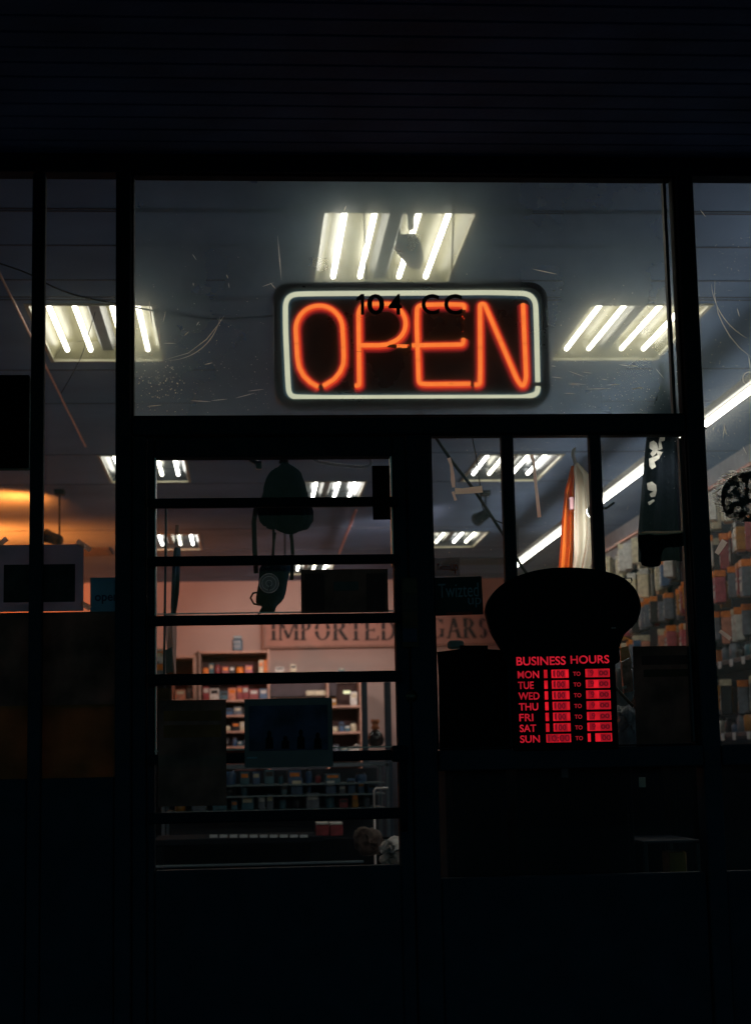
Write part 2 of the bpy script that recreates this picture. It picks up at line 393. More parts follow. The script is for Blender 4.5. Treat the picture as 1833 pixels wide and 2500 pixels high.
obj('door_handle', m, M_bar, door)
m = MB(); c = on_y(1004, 1700, -.03); m.tube([(c.x, -.036, c.z), (c.x, -.030, c.z)], .018, 16); m.tube([(c.x, -.040, c.z), (c.x, -.036, c.z)], .012, 16); obj('lock_cylinder', m, mat('lock_brass', (.12, .11, .09), .4, .8), door)
m = MB(); P = [on_y(a, b, 0.10) for a, b in ((560, 1100), (600, 1112), (634, 1136))]; m.tube(P, .009, 6); m.rbox(P[2].x-.012, P[2].x+.008, .09, .115, P[2].z-.012, P[2].z+.012)
obj('door_closer_arm', m, mat('closer_steel', (0.25, 0.28, 0.32), 0.3, 0.8), door)

# ------------------------------------------------------------------ room
LOUVRES = []
def FR(px, py): p = on_z(px, py, CEIL); return p.x-0.65, p.x, p.y-1.22, p.y
def NR(px, py): p = on_z(px, py, CEIL); return p.x-0.62, p.x, p.y, p.y+1.22
fixt = [('left window lamp, half behind the thick mullion', FR(407, 881)), ('large lamp right above the neon sign', (on_z(780, 514, CEIL).x, *NR(1174, 514)[1:])), ('lamp right of the neon sign', FR(1604, 878)),
        ('lamp seen in the top left corner of the door glass', FR(467, 1176)), ('lamp behind the hanging backpack', NR(897, 1174)), ('lamp at the top of the lower window beside the door', FR(1313, 1173)),
        ('small far lamp at the left of the door glass', FR(495, 1341)), ('small far lamp below the hanging backpack', NR(820, 1372)), ('small far lamp just right of the door post', FR(1157, 1335))]
xs = sorted({LW, RW, *[v for _, f in fixt for v in f[:2]]}); ys = sorted({FY1+.0, BACK, *[v for _, f in fixt for v in f[2:]]})
m = MB()
for i in range(len(xs)-1):
    for j in range(len(ys)-1):
        cxm, cym = (xs[i]+xs[i+1])/2, (ys[j]+ys[j+1])/2
        if not any(f[0] < cxm < f[1] and f[2] < cym < f[3] for _, f in fixt):
            m.box(xs[i], xs[i+1], ys[j], ys[j+1], CEIL, CEIL+0.02)
struct('ceiling', m, M_ceiling)
m = MB()
rows = sorted([on_z(500, y, CEIL).y for y in (516, 599, 683, 731, 1108, 1180, 1292, 1343, 1410, 1430)])+[on_z(1300, y, CEIL).y for y in (514, 725, 900, 980)]
for yy in rows:
    segs = [(LW, RW)]
    for _, f in fixt:
        if f[2]-.01 < yy < f[3]+.01:
            segs = [s for a, b in segs for s in ((a, min(b, f[0]-.015)), (max(a, f[1]+.015), b)) if s[1]-s[0] > .02]
    for a, b in segs: m.box(a, b, yy-.006, yy+.006, CEIL-.004, CEIL-.001)
struct('ceiling_joints', m, M_joint)
m = MB(); m.box(LW, RW, FY1+.02, BACK, -0.06, -0.015); struct('floor', m, M_floor)
m = MB(); m.box(LW-.1, RW+.1, BACK+.002, BACK+.15, 0, CEIL+.2); struct('back_wall', m, M_wall)
m = MB(); m.box(LW-.1, LW-.002, FY1+.002, BACK, 0, CEIL+.2); struct('left_wall', m, M_sidewall)
m = MB(); m.box(RW+.002, RW+.1, FY1+.002, BACK, 0, CEIL+.2); struct('right_wall', m, M_sidewall)
m = MB(); m.box(LW-.1, RW+.1, FY1+.002, BACK+.1, CEIL+.15, CEIL+.25); m.box(-4.5, RW+1, FY1+.0, FY1+.05, HEAD+.07, CEIL+.24); struct('roof', m, M_blackmatt)

M_refl2 = mat('shaded_steel_reflector', (0.07, 0.078, 0.085), 0.3, 0.5, var=0.3, scale=7)  # darker reflector for the far lamps
M_tubes = [M_tube, emit('fluorescent_tube_older', (1.0, 0.94, 0.74), 8.5), emit('fluorescent_tube_new', (1.0, 0.96, 0.86), 11.0)]
def troffer(lbl, f):
    x0, x1, y0, y1 = f
    t = thing('ceiling_light', 'four-tube fluorescent ceiling light, the '+lbl, 'ceiling light', (x0, y0, CEIL), group='fluorescent ceiling lights')
    m = MB(); w = .022
    m.rbox(x0, x1, y0, y0+w, CEIL-.008, CEIL+.02, .002); m.rbox(x0, x1, y1-w, y1, CEIL-.008, CEIL+.02, .002)
    m.rbox(x0, x0+w, y0+w, y1-w, CEIL-.008, CEIL+.02, .002); m.rbox(x1-w, x1, y0+w, y1-w, CEIL-.008, CEIL+.02, .002)
    obj('frame', m, M_trim, t)
    m = MB(); a, b, c, d = x0+w, x1-w, y0+w, y1-w; s = .05; h = .095
    top = [(a+s, c+s, CEIL+h), (b-s, c+s, CEIL+h), (b-s, d-s, CEIL+h), (a+s, d-s, CEIL+h)]; bot = [(a, c, CEIL+.005), (b, c, CEIL+.005), (b, d, CEIL+.005), (a, d, CEIL+.005)]
    m.add(bot+top, [(0, 1, 5, 4), (1, 2, 6, 5), (2, 3, 7, 6), (3, 0, 4, 7), (4, 5, 6, 7)])
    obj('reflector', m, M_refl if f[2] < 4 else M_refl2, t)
    m = MB(); cxm = (x0+x1)/2
    m.add([(cxm-.05, c+.03, CEIL+.09), (cxm-.028, c+.03, CEIL+.05), (cxm+.028, c+.03, CEIL+.05), (cxm+.05, c+.03, CEIL+.09),
           (cxm-.05, d-.03, CEIL+.09), (cxm-.028, d-.03, CEIL+.05), (cxm+.028, d-.03, CEIL+.05), (cxm+.05, d-.03, CEIL+.09)],
          [(0, 1, 5, 4), (1, 2, 6, 5), (2, 3, 7, 6), (0, 3, 2, 1), (4, 5, 6, 7)])
    obj('ballast_cover', m, mat('ballast_enamel', (0.10, 0.10, 0.10), 0.4) if 'BC' not in globals() else BC, t)
    for q in (-.225, -.095, .095, .225):
        m = MB(); m.tube([(cxm+q, c+.045, CEIL+.045), (cxm+q, d-.06, CEIL+.045)], .0125, 10); obj('tube', m, random.choice(M_tubes), t)
    return t
BC = mat('ballast_enamel', (0.10, 0.10, 0.10), 0.4)
for l, f in fixt: troffer(l, f)

# bare strip lights in a line along the right side, under the ceiling
ZS = CEIL-.36
p = on_z(1567, 1150, ZS); sx = p.x
yy = on_z(1900, 892, ZS).y; yend = on_z(1264, 1384, ZS).y
k = 0
for i, (a, b) in enumerate(((max(.5, yy-4.5), yy-2.25), (yy-2.2, yy), (yy+.02, yy+2.35), (yy+2.4, yy+4.75), (yy+4.80, yend))):  # first segment is added out of view to light the shirts and glass
    if b > BACK-.3: b = BACK-.3
    t = thing('strip_light', ['nearest bare strip light of the row, close to the glass beyond the right photo edge', 'bare fluorescent strip light running past the right bay', 'second bare strip light of the row, ending at the thick right post',
        'third bare strip light of the row, crossing the hanging black shirt', 'farthest bare strip light of the row, behind the white and orange shirts'][i], 'strip light', (sx, a, ZS), group='bare strip lights in a line')
    m = MB(); m.rbox(sx-.022, sx+.022, a, b, ZS+.035, ZS+.08, .004); obj('housing', m, BC, t)
    for q in (a+.3, b-.3): m = MB(); m.tube([(sx, q, ZS+.081), (sx, q, CEIL-.002)], .004, 6); obj('suspension_rod', m, M_bar, t)
    m = MB(); m.tube([(sx, a+.03, ZS), (sx, b-.03, ZS)], .017, 10); obj('tube', m, M_strip, t)
    for q in (a, b-.03): m = MB(); m.rbox(sx-.02, sx+.02, q, q+.029, ZS-.02, ZS+.034); obj('lampholder', m, M_white, t)

# ------------------------------------------------------------------ track spotlights - some are added to light the ceiling and back wall
def aim(o, d): o.rotation_euler = Vector(d).to_track_quat('-Z', 'Y').to_euler()
def spot(px, py, Y, d, col, energy, ang, label, glow=None, blend=.6):
    p = on_y(px, py, Y); d = Vector(d).normalized()
    t = thing('track_spotlight', label, 'spotlight', p, group='track spotlights')
    m = MB(); u = p-d*.16; m.tube([u-d*.02, u, p-d*.05, p, p], [.03, .045, .05, .06, .056], 14); obj('lamp_head', m, M_black, t)
    m = MB(); m.tube([u, Vector((u.x, u.y, CEIL-.03))], .008, 6); m.rbox(u.x-.04, u.x+.04, u.y-.06, u.y+.06, CEIL-.04, CEIL-.001); obj('bracket', m, M_black, t)
    m = MB(); m.tube([p+d*.001, p+d*.006], .05, 14); obj('lens', m, glow or emit('warm_lens', col, 3), t)
    L = bpy.data.lights.new('spot_beam', 'SPOT'); L.energy = energy; L.color = col; L.spot_size = ang; L.spot_blend = blend; L.shadow_soft_size = .12
    lo = bpy.data.objects.new('spot_beam', L); COL.objects.link(lo); lo.parent = t; lo.location = d*.03; aim(lo, d)
    return t
spot(112, 1308, 9.0, (-.70, .50, .30), (1.0, .19, .018), 380, 2.2, 'black spotlight head with a glowing lens beside the thin left mullion', blend=1)
spot(-70, 1500, 11.2, (.1, .40, .7), (1.0, .19, .018), 420, 2.9, 'black spotlight throwing orange light on the ceiling beyond the left edge of the photo', blend=1)  # added lamp out of view, widens the orange glow
spot(-90, 1430, 11.0, (-.30, .9, .12), (1.0, .21, .02), 900, 1.25, 'black spotlight aimed at the left end of the back wall beyond the photo edge', blend=.8)  # added out of view to turn the far left wall orange
spot(1165, 1268, 9.3, (-.35, 1, -.15), (1.0, .80, .70), 340, .8, 'black spotlight head hanging below the lamp beside the door post', glow=emit('pink_lens', (1, .8, .7), 1.2))
spot(700, 1385, 11.2, (.12, 1, -.16), (1.0, .77, .66), 150, .8, 'black spotlight aimed at the salmon back wall behind the backpack', glow=emit('pink_lens2', (1, .8, .7), 1.2))  # added to brighten the back wall, no lamp seen here
def clip_lamp(px, py, Y, d, energy, label):
    p = on_y(px, py, Y); d = Vector(d).normalized(); t = thing('clip_lamp', label, 'lamp', p)
    m = MB(); m.tube([p-d*.04, p-d*.036, p-d*.012, p, p+d*.002], [.010, .016, .020, .024, .022], 12); obj('lamp_head', m, M_white, t)
    m = MB(); m.tube([p-d*.04, p-d*.05+Vector((.012, 0, 0)), Vector((p.x+.03, FY1+.003, p.z))], .004, 6); obj('arm', m, M_bar, t)
    m = MB(); m.tube([p+d*.0025, p+d*.012, p+d*.018], [.019, .017, .006], 12); obj('bulb', m, emit('small_cream_bulb', (1, .93, .78), 8), t)
    L = bpy.data.lights.new('lamp_beam', 'SPOT'); L.energy = energy; L.color = (1, .93, .80); L.spot_size = 1.9; L.spot_blend = 1; L.shadow_soft_size = .02
    lo = bpy.data.objects.new('lamp_beam', L); COL.objects.link(lo); lo.parent = t; lo.location = d*.03; aim(lo, d)
clip_lamp(1446, 1249, .22, (-.45, .75, -.08), 15.0, 'tiny lit lamp clipped behind the thin mullion at the white shirt')  # lamp added at a glint to brighten the shirts
clip_lamp(1672, 1066, .18, (-.35, .6, -.6), .9, 'tiny lit lamp clipped in the top right corner of the lower window')  # lamp added at a glint to light the black shirt

# ceiling conduit, vent, camera
m = MB(); a = on_z(20, 708, CEIL-.03); b = on_z(207, 1090, CEIL-.03); m.tube([(a.x, .3, CEIL-.03), (a.x, b.y, CEIL-.03)], .006, 8)
tag(obj('conduit', m, mat('pale_reddish_conduit', (0.6, 0.36, 0.28), 0.35, 0.4)), 'thin reddish conduit running away along the ceiling in the left bay', 'conduit')
m = MB(); a = on_z(869, 1246, CEIL-.03); b = on_z(828, 1352, CEIL-.03); m.tube([a, b], .012, 8); tag(obj('conduit', m, mat('pink_conduit', (0.6, 0.3, 0.28), 0.4, 0.2)), 'short pinkish conduit on the ceiling behind the door bars, right of the backpack', 'conduit')
m = MB(); p = on_z(235, 1345, CEIL)
for k in range(5): m.rbox(p.x-.18, p.x+.12, p.y-.25+k*.1, p.y-.19+k*.1, CEIL-.02, CEIL-.004, .002)
m.rbox(p.x-.22, p.x+.16, p.y-.30, p.y-.26, CEIL-.02, CEIL-.002); m.rbox(p.x-.22, p.x+.16, p.y+.26, p.y+.30, CEIL-.02, CEIL-.002); m.rbox(p.x-.22, p.x-.18, p.y-.26, p.y+.26, CEIL-.02, CEIL-.002); m.rbox(p.x+.12, p.x+.16, p.y-.26, p.y+.26, CEIL-.02, CEIL-.002)
tag(obj('ceiling_vent', m, M_joint), 'dark slatted vent in the orange-lit ceiling of the left bay', 'vent')
m = MB(); p = on_z(1190, 1368, CEIL)
for k in range(6): m.rbox(p.x-.5, p.x+.5, p.y-.3+k*.1, p.y-.24+k*.1, CEIL-.025, CEIL-.004, .002)
tag(obj('ceiling_vent', m, M_joint), 'long dark ceiling vent below the far lamp beside the door post', 'vent')

CY = on_z(1005, 506, CEIL).y
c1 = on_y(1000, 585, CY); cc = thing('security_camera', 'white security camera on a pole hanging in front of the large lamp', 'security camera', (c1.x, CY, c1.z))
m = MB(); a = on_y(1003, 560, CY); m.tube([(a.x, CY, CEIL), (a.x, CY, a.z)], [.017, .012], 8); m.rbox(a.x-.03, a.x+.03, CY-.03, CY+.03, CEIL-.02, CEIL-.001); obj('mounting_pole', m, mat('grey_pole', (.2, .19, .16), .5), cc)
poly = [on_y(x, y, CY) for x, y in ((966, 586), (972, 566), (975, 583), (1008, 580), (1024, 604), (1031, 642), (1026, 655), (1009, 652), (998, 648), (984, 630), (964, 606))]
m = MB(); m.prism([(q.x, q.z) for q in poly], CY-.06, CY+.02); obj('camera_body', m, mat('camera_white_plastic', (.45, .43, .38), .5), cc)

# ------------------------------------------------------------------ OPEN neon sign
SY = 0.16
s0 = rect((669, 688), (1340, 988), SY-.05)
sg = thing('neon_sign', 'glowing OPEN sign with orange letters and a white border, hanging on chains above the door', 'neon sign', ((s0[0]+s0[1])/2, SY, s0[2]))
def rr(x0, x1, z0, z1, r, n=8):
    o = []
    for cx_, cz_, a in ((x1-r, z1-r, 0), (x0+r, z1-r, 90), (x0+r, z0+r, 180), (x1-r, z0+r, 270)):
        for i in range(n+1):
            t = math.radians(a+90*i/n); o.append((cx_+r*math.cos(t), cz_+r*math.sin(t)))
    return o
m = MB(); m.prism(rr(*s0, .058), SY, SY+.03); obj('backing', m, mat('sign_backing_plastic', (0.003, 0.003, 0.005), 0.5, spec=.1), sg)
m = MB(); o_ = rr(*s0, .058, 10); i_ = rr(s0[0]+.020, s0[1]-.020, s0[2]+.020, s0[3]-.020, .040, 10); n = len(o_)
vs = [(x, SY-.05, z) for x, z in o_]+[(x, SY-.05, z) for x, z in i_]+[(x, SY, z) for x, z in o_]+[(x, SY, z) for x, z in i_]
fs = []
for i in range(n):
    j = (i+1) % n; fs += [(i, j, n+j, n+i), (i, 2*n+i, 2*n+j, j), (n+i, n+j, 3*n+j, 3*n+i)]
m.add(vs, fs); obj('rim', m, M_black, sg)
# sign coordinates: photo pixels measured on the sign, laid on its plane
TY = SY-.030
def S(px, py): return on_y(px, py, TY)
def smooth_path(pts, rad=10, n=6):
    """polyline in photo pixels with its corners rounded"""
    out = [pts[0]]
    for i in range(1, len(pts)-1):
        p, a, b = Vector(pts[i]), Vector(pts[i-1]), Vector(pts[i+1]); r = pts[i][2] if len(pts[i]) > 2 else rad
        p = p.to_2d(); a = a.to_2d(); b = b.to_2d(); r = min(r, (a-p).length*.5, (b-p).length*.5)
        s, e = p+(a-p).normalized()*r, p+(b-p).normalized()*r
        for k in range(n+1):
            t = k/n; out.append(tuple((1-t)**2*s+2*t*(1-t)*p+t*t*e))
    out.append(pts[-1]); return out
Mn_core = emit('neon_orange_gas', (1.0, 0.205, 0.035), 1.2, .06, 30)
Mn_mid = emit('neon_tube_glass_glow', (0.80, 0.045, 0.014), 1.0)
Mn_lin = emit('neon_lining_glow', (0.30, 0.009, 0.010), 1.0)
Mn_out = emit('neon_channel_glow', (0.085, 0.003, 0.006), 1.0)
def neon(paths, name, label=None):
    r = bpy.data.objects.new(name, None); COL.objects.link(r); r.parent = sg
    if label: r['label'] = label
    for nm, mt, rad, dy, fl in (('glow_channel', Mn_out, .0205, .018, .3), ('glow_lining', Mn_lin, .0160, .013, .3), ('glass_tube', Mn_mid, .0112, .007, .5), ('gas_core', Mn_core, .0070, 0, 1)):  # wide red ribbons paint the halo behind each letter in graded steps
        m = MB()
        for pth in paths:
            P = [S(*q[:2])+Vector((.003 if dy else 0, dy, -.001 if dy else 0)) for q in pth]
            e0 = (P[0]-P[1]).normalized()*rad*.3; e1 = (P[-1]-P[-2]).normalized()*rad*.3
            P = [P[0]+e0, P[0]]+P[1:-1]+[P[-1], P[-1]+e1]; rr_ = [rad*.6]+[rad]*(len(P)-2)+[rad*.6]
            m.tube(P, rr_, 12, flat=fl)
        m2 = obj(nm, m, mt, None, local=True); m2.parent = r
        for v in m2.data.vertices: v.co -= base(r)
# letter O: left half and right half meeting at the bottom
Ol = [(777, 944), (760, 936, 20), (735, 914, 26), (724, 880, 20), (719, 790, 30), (724, 750, 30), (748, 748, 1)]
cxo, rx = 779, 59
def ell(cx_, cy_, rx_, ry_, a0, a1, n=14): return [(cx_+rx_*math.cos(math.radians(a0+(a1-a0)*i/n)), cy_-ry_*math.sin(math.radians(a0+(a1-a0)*i/n))) for i in range(n+1)]
O = [(776, 944)]+[(757, 933), (741, 917), (730, 896), (726, 873)]+[(724, 840), (722, 805)]+ell(779, 803, 57, 57, 180, 0, 18)+[(838, 835), (839, 870)]+[(838, 888), (830, 908), (816, 925), (799, 936), (789, 942)]
neon([O], 'letter_tube')
neon([smooth_path([(867, 941), (877, 941), (875, 760), (884, 743), (905, 742)], 14)+[(905, 742)]+[(945, 742)]+ell(938, 790, 52, 49, 82, -70, 16)+[(945, 841), (925, 843), (882, 843)]], 'letter_tube')
neon([smooth_path([(1006, 843), (1012, 843), (1018, 843), (1130, 841), (1131, 827)], 10)], 'letter_tube')
neon([smooth_path([(1132, 755), (1133, 744), (1100, 743), (1040, 744), (1018, 746), (1017, 790), (1022, 936), (1040, 938), (1147, 937)], 14)], 'letter_tube')
neon([smooth_path([(1158, 939), (1171, 938), (1172, 900), (1171, 742), (1182, 742), (1262, 928), (1276, 946), (1284, 925), (1276, 742)], 16)], 'letter_tube')
# painted-out lengths of tube between the lit letters, their little glowing leaks, and the clips
Mbo = mat('black_blockout_paint', (0.012, 0.008, 0.010), 0.35)
for pts in ([(1133, 757), (1129, 775), (1131, 800), (1131, 825)], [(1147, 937), (1158, 939)], [(777, 944), (789, 942)], [(945, 843), (975, 846), (1006, 843)]):
    m = MB(); m.tube([S(*q)+Vector((0, .002, 0)) for q in smooth_path(pts, 8)], .0062, 8); obj('blackout_tube', m, Mbo, sg)
for a_, b_, r_ in ((1128, 774, .0028), (1132, 779, .0026), (1129, 811, .0018), (1156, 937, .003), (973, 845, .0022), (996, 844, .0032), (1270, 764, .0016), (1271, 776, .0014)):
    c_ = S(a_, b_); m = MB(); m.lathe([(r_*.3, -r_), (r_, 0), (r_*.3, r_)], c_.x, c_.y-.0065, c_.z, 8); obj('glow_leak', m, Mn_mid, sg)
m = MB(); m.tube([S(968, 845), S(994, 845)], .0060, 8); obj('connecting_tube', m, Mn_core, sg)
for a_, b_ in ((724, 840), (836, 850), (876, 860), (1020, 880), (1172, 850), (1280, 840), (1220, 833), (1100, 938)):
    c_ = S(a_, b_); m = MB(); m.rbox(c_.x-.0025, c_.x+.0025, TY-.004, SY, c_.z-.004, c_.z+.004, .001); m.tube([c_+Vector((-.009, -.001, 0)), c_+Vector((-.006, -.008, 0)), c_+Vector((.006, -.008, 0)), c_+Vector((.009, -.001, 0))], .0009, 5); obj('tube_clip', m, clear_plastic('clip_plastic', .5, (.3, .1, .05)) if 'clip_plastic' not in bpy.data.materials else bpy.data.materials['clip_plastic'], sg)
Mwb = emit('white_neon_gas', (0.70, 0.69, 0.48), 1.0, .05, 12)
bt = rect((692, 715), (1316, 969), TY)
def B(px, py): return S(px, py)
L1 = smooth_path([(1312, 932), (1309, 800), (1306, 717, 34), (1200, 714), (760, 717), (697, 719, 38), (697, 800), (703, 930), (706, 969, 38), (800, 971), (1280, 970), (1310, 962, 22), (1313, 944)], 36)
m = MB(); P = [B(*q) for q in L1]; m.tube(P, .0086, 12); wt = obj('border_tube', m, Mwb, sg)
m = MB(); m.tube([q+Vector((0, .012, 0)) for q in P], .016, 8, flat=.4); obj('border_tube_channel', m, emit('white_channel_glow', (0.004, 0.018, 0.034), 1.0), sg)  # dim blue ribbon paints the border tube's glow on the backing
m = MB(); h = S(1311, 938); m.rbox(h.x-.012, h.x+.012, TY-.01, TY+.02, h.z-.004, h.z+.004, .002); obj('tube_end_cap', m, M_black, sg)
# chains
for x0, x1, lb in ((884, 895, 'left'), (1109, 1102, 'right')):
    m = MB(); a = on_y(x0, 400, SY+.01); b = on_y(x1, 690, SY+.01); n = 46
    for i in range(n):
        t0 = i/n; c = a.lerp(b, (i+.5)/n); hl = (a.z-b.z)/n*.62; w = .0035
        pts = [(w*math.cos(q), hl*math.sin(q)) for q in [k*math.pi/4 for k in range(8)]]
        m.tube([c+(Vector((u, 0, v)) if i % 2 else Vector((u*.3, u, v))) for u, v in pts], .0012, 5, closed=True)
    obj('hanging_chain', m, M_chain, sg)

# street number on the glass in front of the sign
M_num = mat('dark_vinyl_numerals', (0.02, 0.03, 0.045), 0.6)
sn = thing('street_number', 'dark vinyl characters reading 104 CC stuck on the glass before the neon sign', 'street number', on_y(998, 768, GY-.006))
def numeral(s, x0, x1, y0=718, y1=768): obj('numeral', text_mb(s, *rect((x0, y0), (x1, y1), GY-.006), GY-.004, .003, bold=.02), M_num, sn)
P = [on_y(a, b, GY-.006) for a, b in ((881, 718), (889, 718), (889, 768), (881, 768), (881, 731), (870, 735), (870, 728))]
m = MB(); m.prism([(q.x, q.z) for q in P], GY-.007, GY-.004); obj('numeral', m, M_num, sn)
numeral('0', 896, 938); numeral('4', 948, 981); numeral('C', 1029, 1072); numeral('C', 1084, 1128)

# loose cable to the sign
def wire(name, pts, Y, r, label, mt=M_cable, cat='cable', sub=3):
    P = [on_y(a, b, Y) for a, b in pts]; out = []
    for i in range(len(P)-1):
        p0 = P[max(i-1, 0)]; p1 = P[i]; p2 = P[i+1]; p3 = P[min(i+2, len(P)-1)]
        for k in range(sub):
            t = k/sub; out.append(.5*((2*p1)+(p2-p0)*t+(2*p0-5*p1+4*p2-p3)*t*t+(3*p1-p0-3*p2+p3)*t**3))
    out.append(P[-1]); m = MB(); m.tube(out, r, 7)
    return tag(obj(name, m, mt), label, cat)
wire('power_cable', [(-60, 625), (0, 643), (75, 670), (130, 700), (200, 725), (283, 741), (380, 760), (470, 775), (545, 779), (610, 775), (672, 770)], .22, .0028, 'thin black power cable sagging across the windows to the neon sign')
wire('wire', [(233, 762), (215, 820), (195, 880), (150, 960)], .25, .0012, 'hair-thin dark wire crossing the lamp in the left bay')
wire('cable', [(1020, 995), (1062, 1065), (1100, 1122), (1162, 1204), (1232, 1312), (1262, 1365), (1300, 1420), (1450, 1620), (1545, 1725)], .2, .0052, 'thick black cable hanging diagonally behind the lower window')
wire('cable', [(1150, 990), (1152, 1062), (1163, 1120), (1172, 1190), (1178, 1240), (1205, 1268), (1240, 1282)], .14, .0018, 'thin black cord hanging past the strip of tape')

# ------------------------------------------------------------------ things on the glass
def card(name, pa, pb, Y, mt, label, cat, tilt=0.0, th=.003, parts=(), group=None):
    x0, x1, z0, z1 = rect(pa, pb, Y); cx_, cz_ = (x0+x1)/2, (z0+z1)/2
    M = Matrix.Translation((cx_, 0, cz_)) @ Matrix.Rotation(tilt, 4, 'Y') @ Matrix.Translation((-cx_, 0, -cz_))
    m = MB(); m.rbox(x0, x1, Y-th, Y, z0, z1, th*.3, M)
    if not parts: return tag(obj(name, m, mt), label, cat, group)
    t = thing(name, label, cat, (cx_, Y, z0), group=group); obj('sheet', m, mt, t)
    for q, (nm, mm, mb) in enumerate(parts):
        if isinstance(mb, tuple):
            b = MB(); b.rbox(*mb, .0006, M); mb = b
        else: mb.v = [M @ v for v in mb.v]
        obj(nm, mb, mm, t)
    return t
FYs = -0.066      # front of the door bars
GF = GY-.004      # front of the glass
M_paper = mat('backlit_poster_paper', (0.62, 0.54, 0.66), 0.8, transl=.5, var=.1)
M_darkpaper = mat('dark_printed_paper', (0.26, 0.14, 0.12), 0.8, var=.6, scale=9, transl=.4)
M_brownpaper = mat('brown_printed_paper', (0.42, 0.16, 0.06), 0.8, var=.5, scale=6, transl=.4)
M_navy = mat('navy_printed_paper', (0.06, 0.07, 0.15), 0.7, var=.7, scale=10, transl=.2)
M_bluegrey = mat('faded_blue_card', (0.25, 0.45, 0.60), 0.8, transl=.5)
M_pic = mat('dark_picture_print', (0.03, 0.025, 0.03), 0.7, var=.8, scale=14)
M_palelet = mat('pale_blue_print', (0.30, 0.38, 0.48), 0.7, transl=.15)
M_redlet = mat('dull_red_print', (0.35, 0.05, 0.04), 0.7, transl=.15)
# left bay
r_ = rect((10, 1378), (184, 1470), GF-.004)
card('framed_notice', (-30, 1330), (205, 1493), GF, M_paper, 'pale framed notice with a dark centre taped across the thin left mullion', 'notice', 0.0, .003, [('picture', M_pic, (r_[0], r_[1], GF-.006, GF-.0031, r_[2], r_[3]))])
for (a, b, tl, lb) in (((185, 1322), (226, 1342), .6, 'at the top right corner of the framed notice'), ((-2, 1310), (16, 1336), -.7, 'at the top of the framed notice by the photo edge'), ((202, 1465), (218, 1492), .6, 'at the bottom right corner of the framed notice')):
    x0, x1, z0, z1 = rect(a, b, GF-.008); c = ((x0+x1)/2, (z0+z1)/2); Mx = Matrix.Translation((c[0], 0, c[1])) @ Matrix.Rotation(tl, 4, 'Y')
    m = MB(); l, w = max(x1-x0, z1-z0)/2, .008; m.box(-l, l, GF-.0075, GF-.0065, -w, w, Mx)
    tag(obj('tape_strip', m, M_tape), 'short strip of pinkish tape '+lb, 'tape')
r_ = rect((232, 1452), (290, 1474), GF-.004)
card('window_sticker', (221, 1410), (290, 1500), GF, M_bluegrey, 'dim blue sticker half hidden by the thick mullion in the left bay', 'sticker', 0, .001,
     [('lettering', M_navy, text_mb('open', r_[0], r_[1], r_[2], r_[3], GF-.0015, .001, bold=.02))])
card('wide_poster', (-60, 1495), (288, 1728), GF, M_darkpaper, 'wide dark poster under the framed notice in the left bay', 'poster', 0, .003)
card('wide_poster', (-60, 1722), (288, 1925), GF-.004, M_brownpaper, 'dark brown poster at the bottom of the left bay', 'poster', 0, .003)
m = MB(); x0, x1, z0, z1 = rect((-60, 915), (72, 1143), GF); m.rbox(x0, x1, GF, GF+.05, z0, z1, .004); tag(obj('square_sign', m, M_blackmatt), 'black back of a square sign above the framed notice, cut by the left photo edge', 'sign')
# door papers
card('door_sticker', (909, 1137), (952, 1269), FYs, M_blackmatt, 'narrow black sticker at the top right of the barred door', 'sticker', 0, .002)
rr1 = rect((815, 1420), (875, 1442), FYs-.002); rr2 = rect((810, 1450), (880, 1470), FYs-.002); rr3 = rect((745, 1400), (792, 1490), FYs-.002); rr4 = rect((895, 1400), (940, 1490), FYs-.002)
card('poster', (735, 1390), (947, 1496), FYs, M_darkpaper, 'dark reddish poster between the second and third bars of the door', 'poster', 0, .002,
     [('print', M_redlet if False else mat('maroon_print', (.09, .03, .03), .8), (rr3[0], rr3[1], FYs-.0035, FYs-.0021, rr3[2], rr3[3])), ('print', mat('maroon_print', (.09, .03, .03), .8), (rr4[0], rr4[1], FYs-.0035, FYs-.0021, rr4[2], rr4[3])),
      ('print', mat('grey_print', (.09, .09, .09), .8), (rr1[0], rr1[1], FYs-.0035, FYs-.0021, rr1[2], rr1[3]))])
rr1 = rect((400, 1735), (540, 1760), FYs-.002); rr2 = rect((400, 1770), (540, 1800), FYs-.002)
card('poster', (387, 1709), (553, 1968), FYs, M_darkpaper, 'tall dark brown notice on the lower left of the barred door', 'poster', .005, .002,
     [('print', M_brownpaper, (rr1[0], rr1[1], FYs-.0035, FYs-.0021, rr1[2], rr1[3])), ('print', M_brownpaper, (rr2[0], rr2[1], FYs-.0035, FYs-.0021, rr2[2], rr2[3]))])
rr1 = rect((608, 1722), (800, 1832), FYs-.004)
pt = card('picture_poster', (597, 1705), (812, 1873), FYs-.001, mat('grey_poster_border', (.20, .16, .17), .7), 'bordered navy poster with dark figures low on the barred door', 'poster', 0, .003,
     [('picture', M_navy, (rr1[0], rr1[1], FYs-.006, FYs-.0041, rr1[2], rr1[3]))])
m = MB()
for px, h in ((658, 42), (697, 30), (735, 45), (776, 38)):
    c = on_y(px, 1828, FYs-.007); s = .0013
    m.prism([(c.x+dx*s, c.z+dz*s*h/38) for dx, dz in ((-9, 0), (-8, 22), (-4, 25), (-5, 32), (-2, 37), (2, 37), (5, 32), (4, 25), (8, 22), (9, 0))], FYs-.0072, FYs-.0062)
obj('printed_figures', m, M_blackmatt, pt)
m = MB(); rr2 = rect((603, 1848), (628, 1852), FYs-.004); m.box(rr2[0], rr2[1], FYs-.0055, FYs-.0041, rr2[2], rr2[3]); obj('print', m, M_palelet, pt)
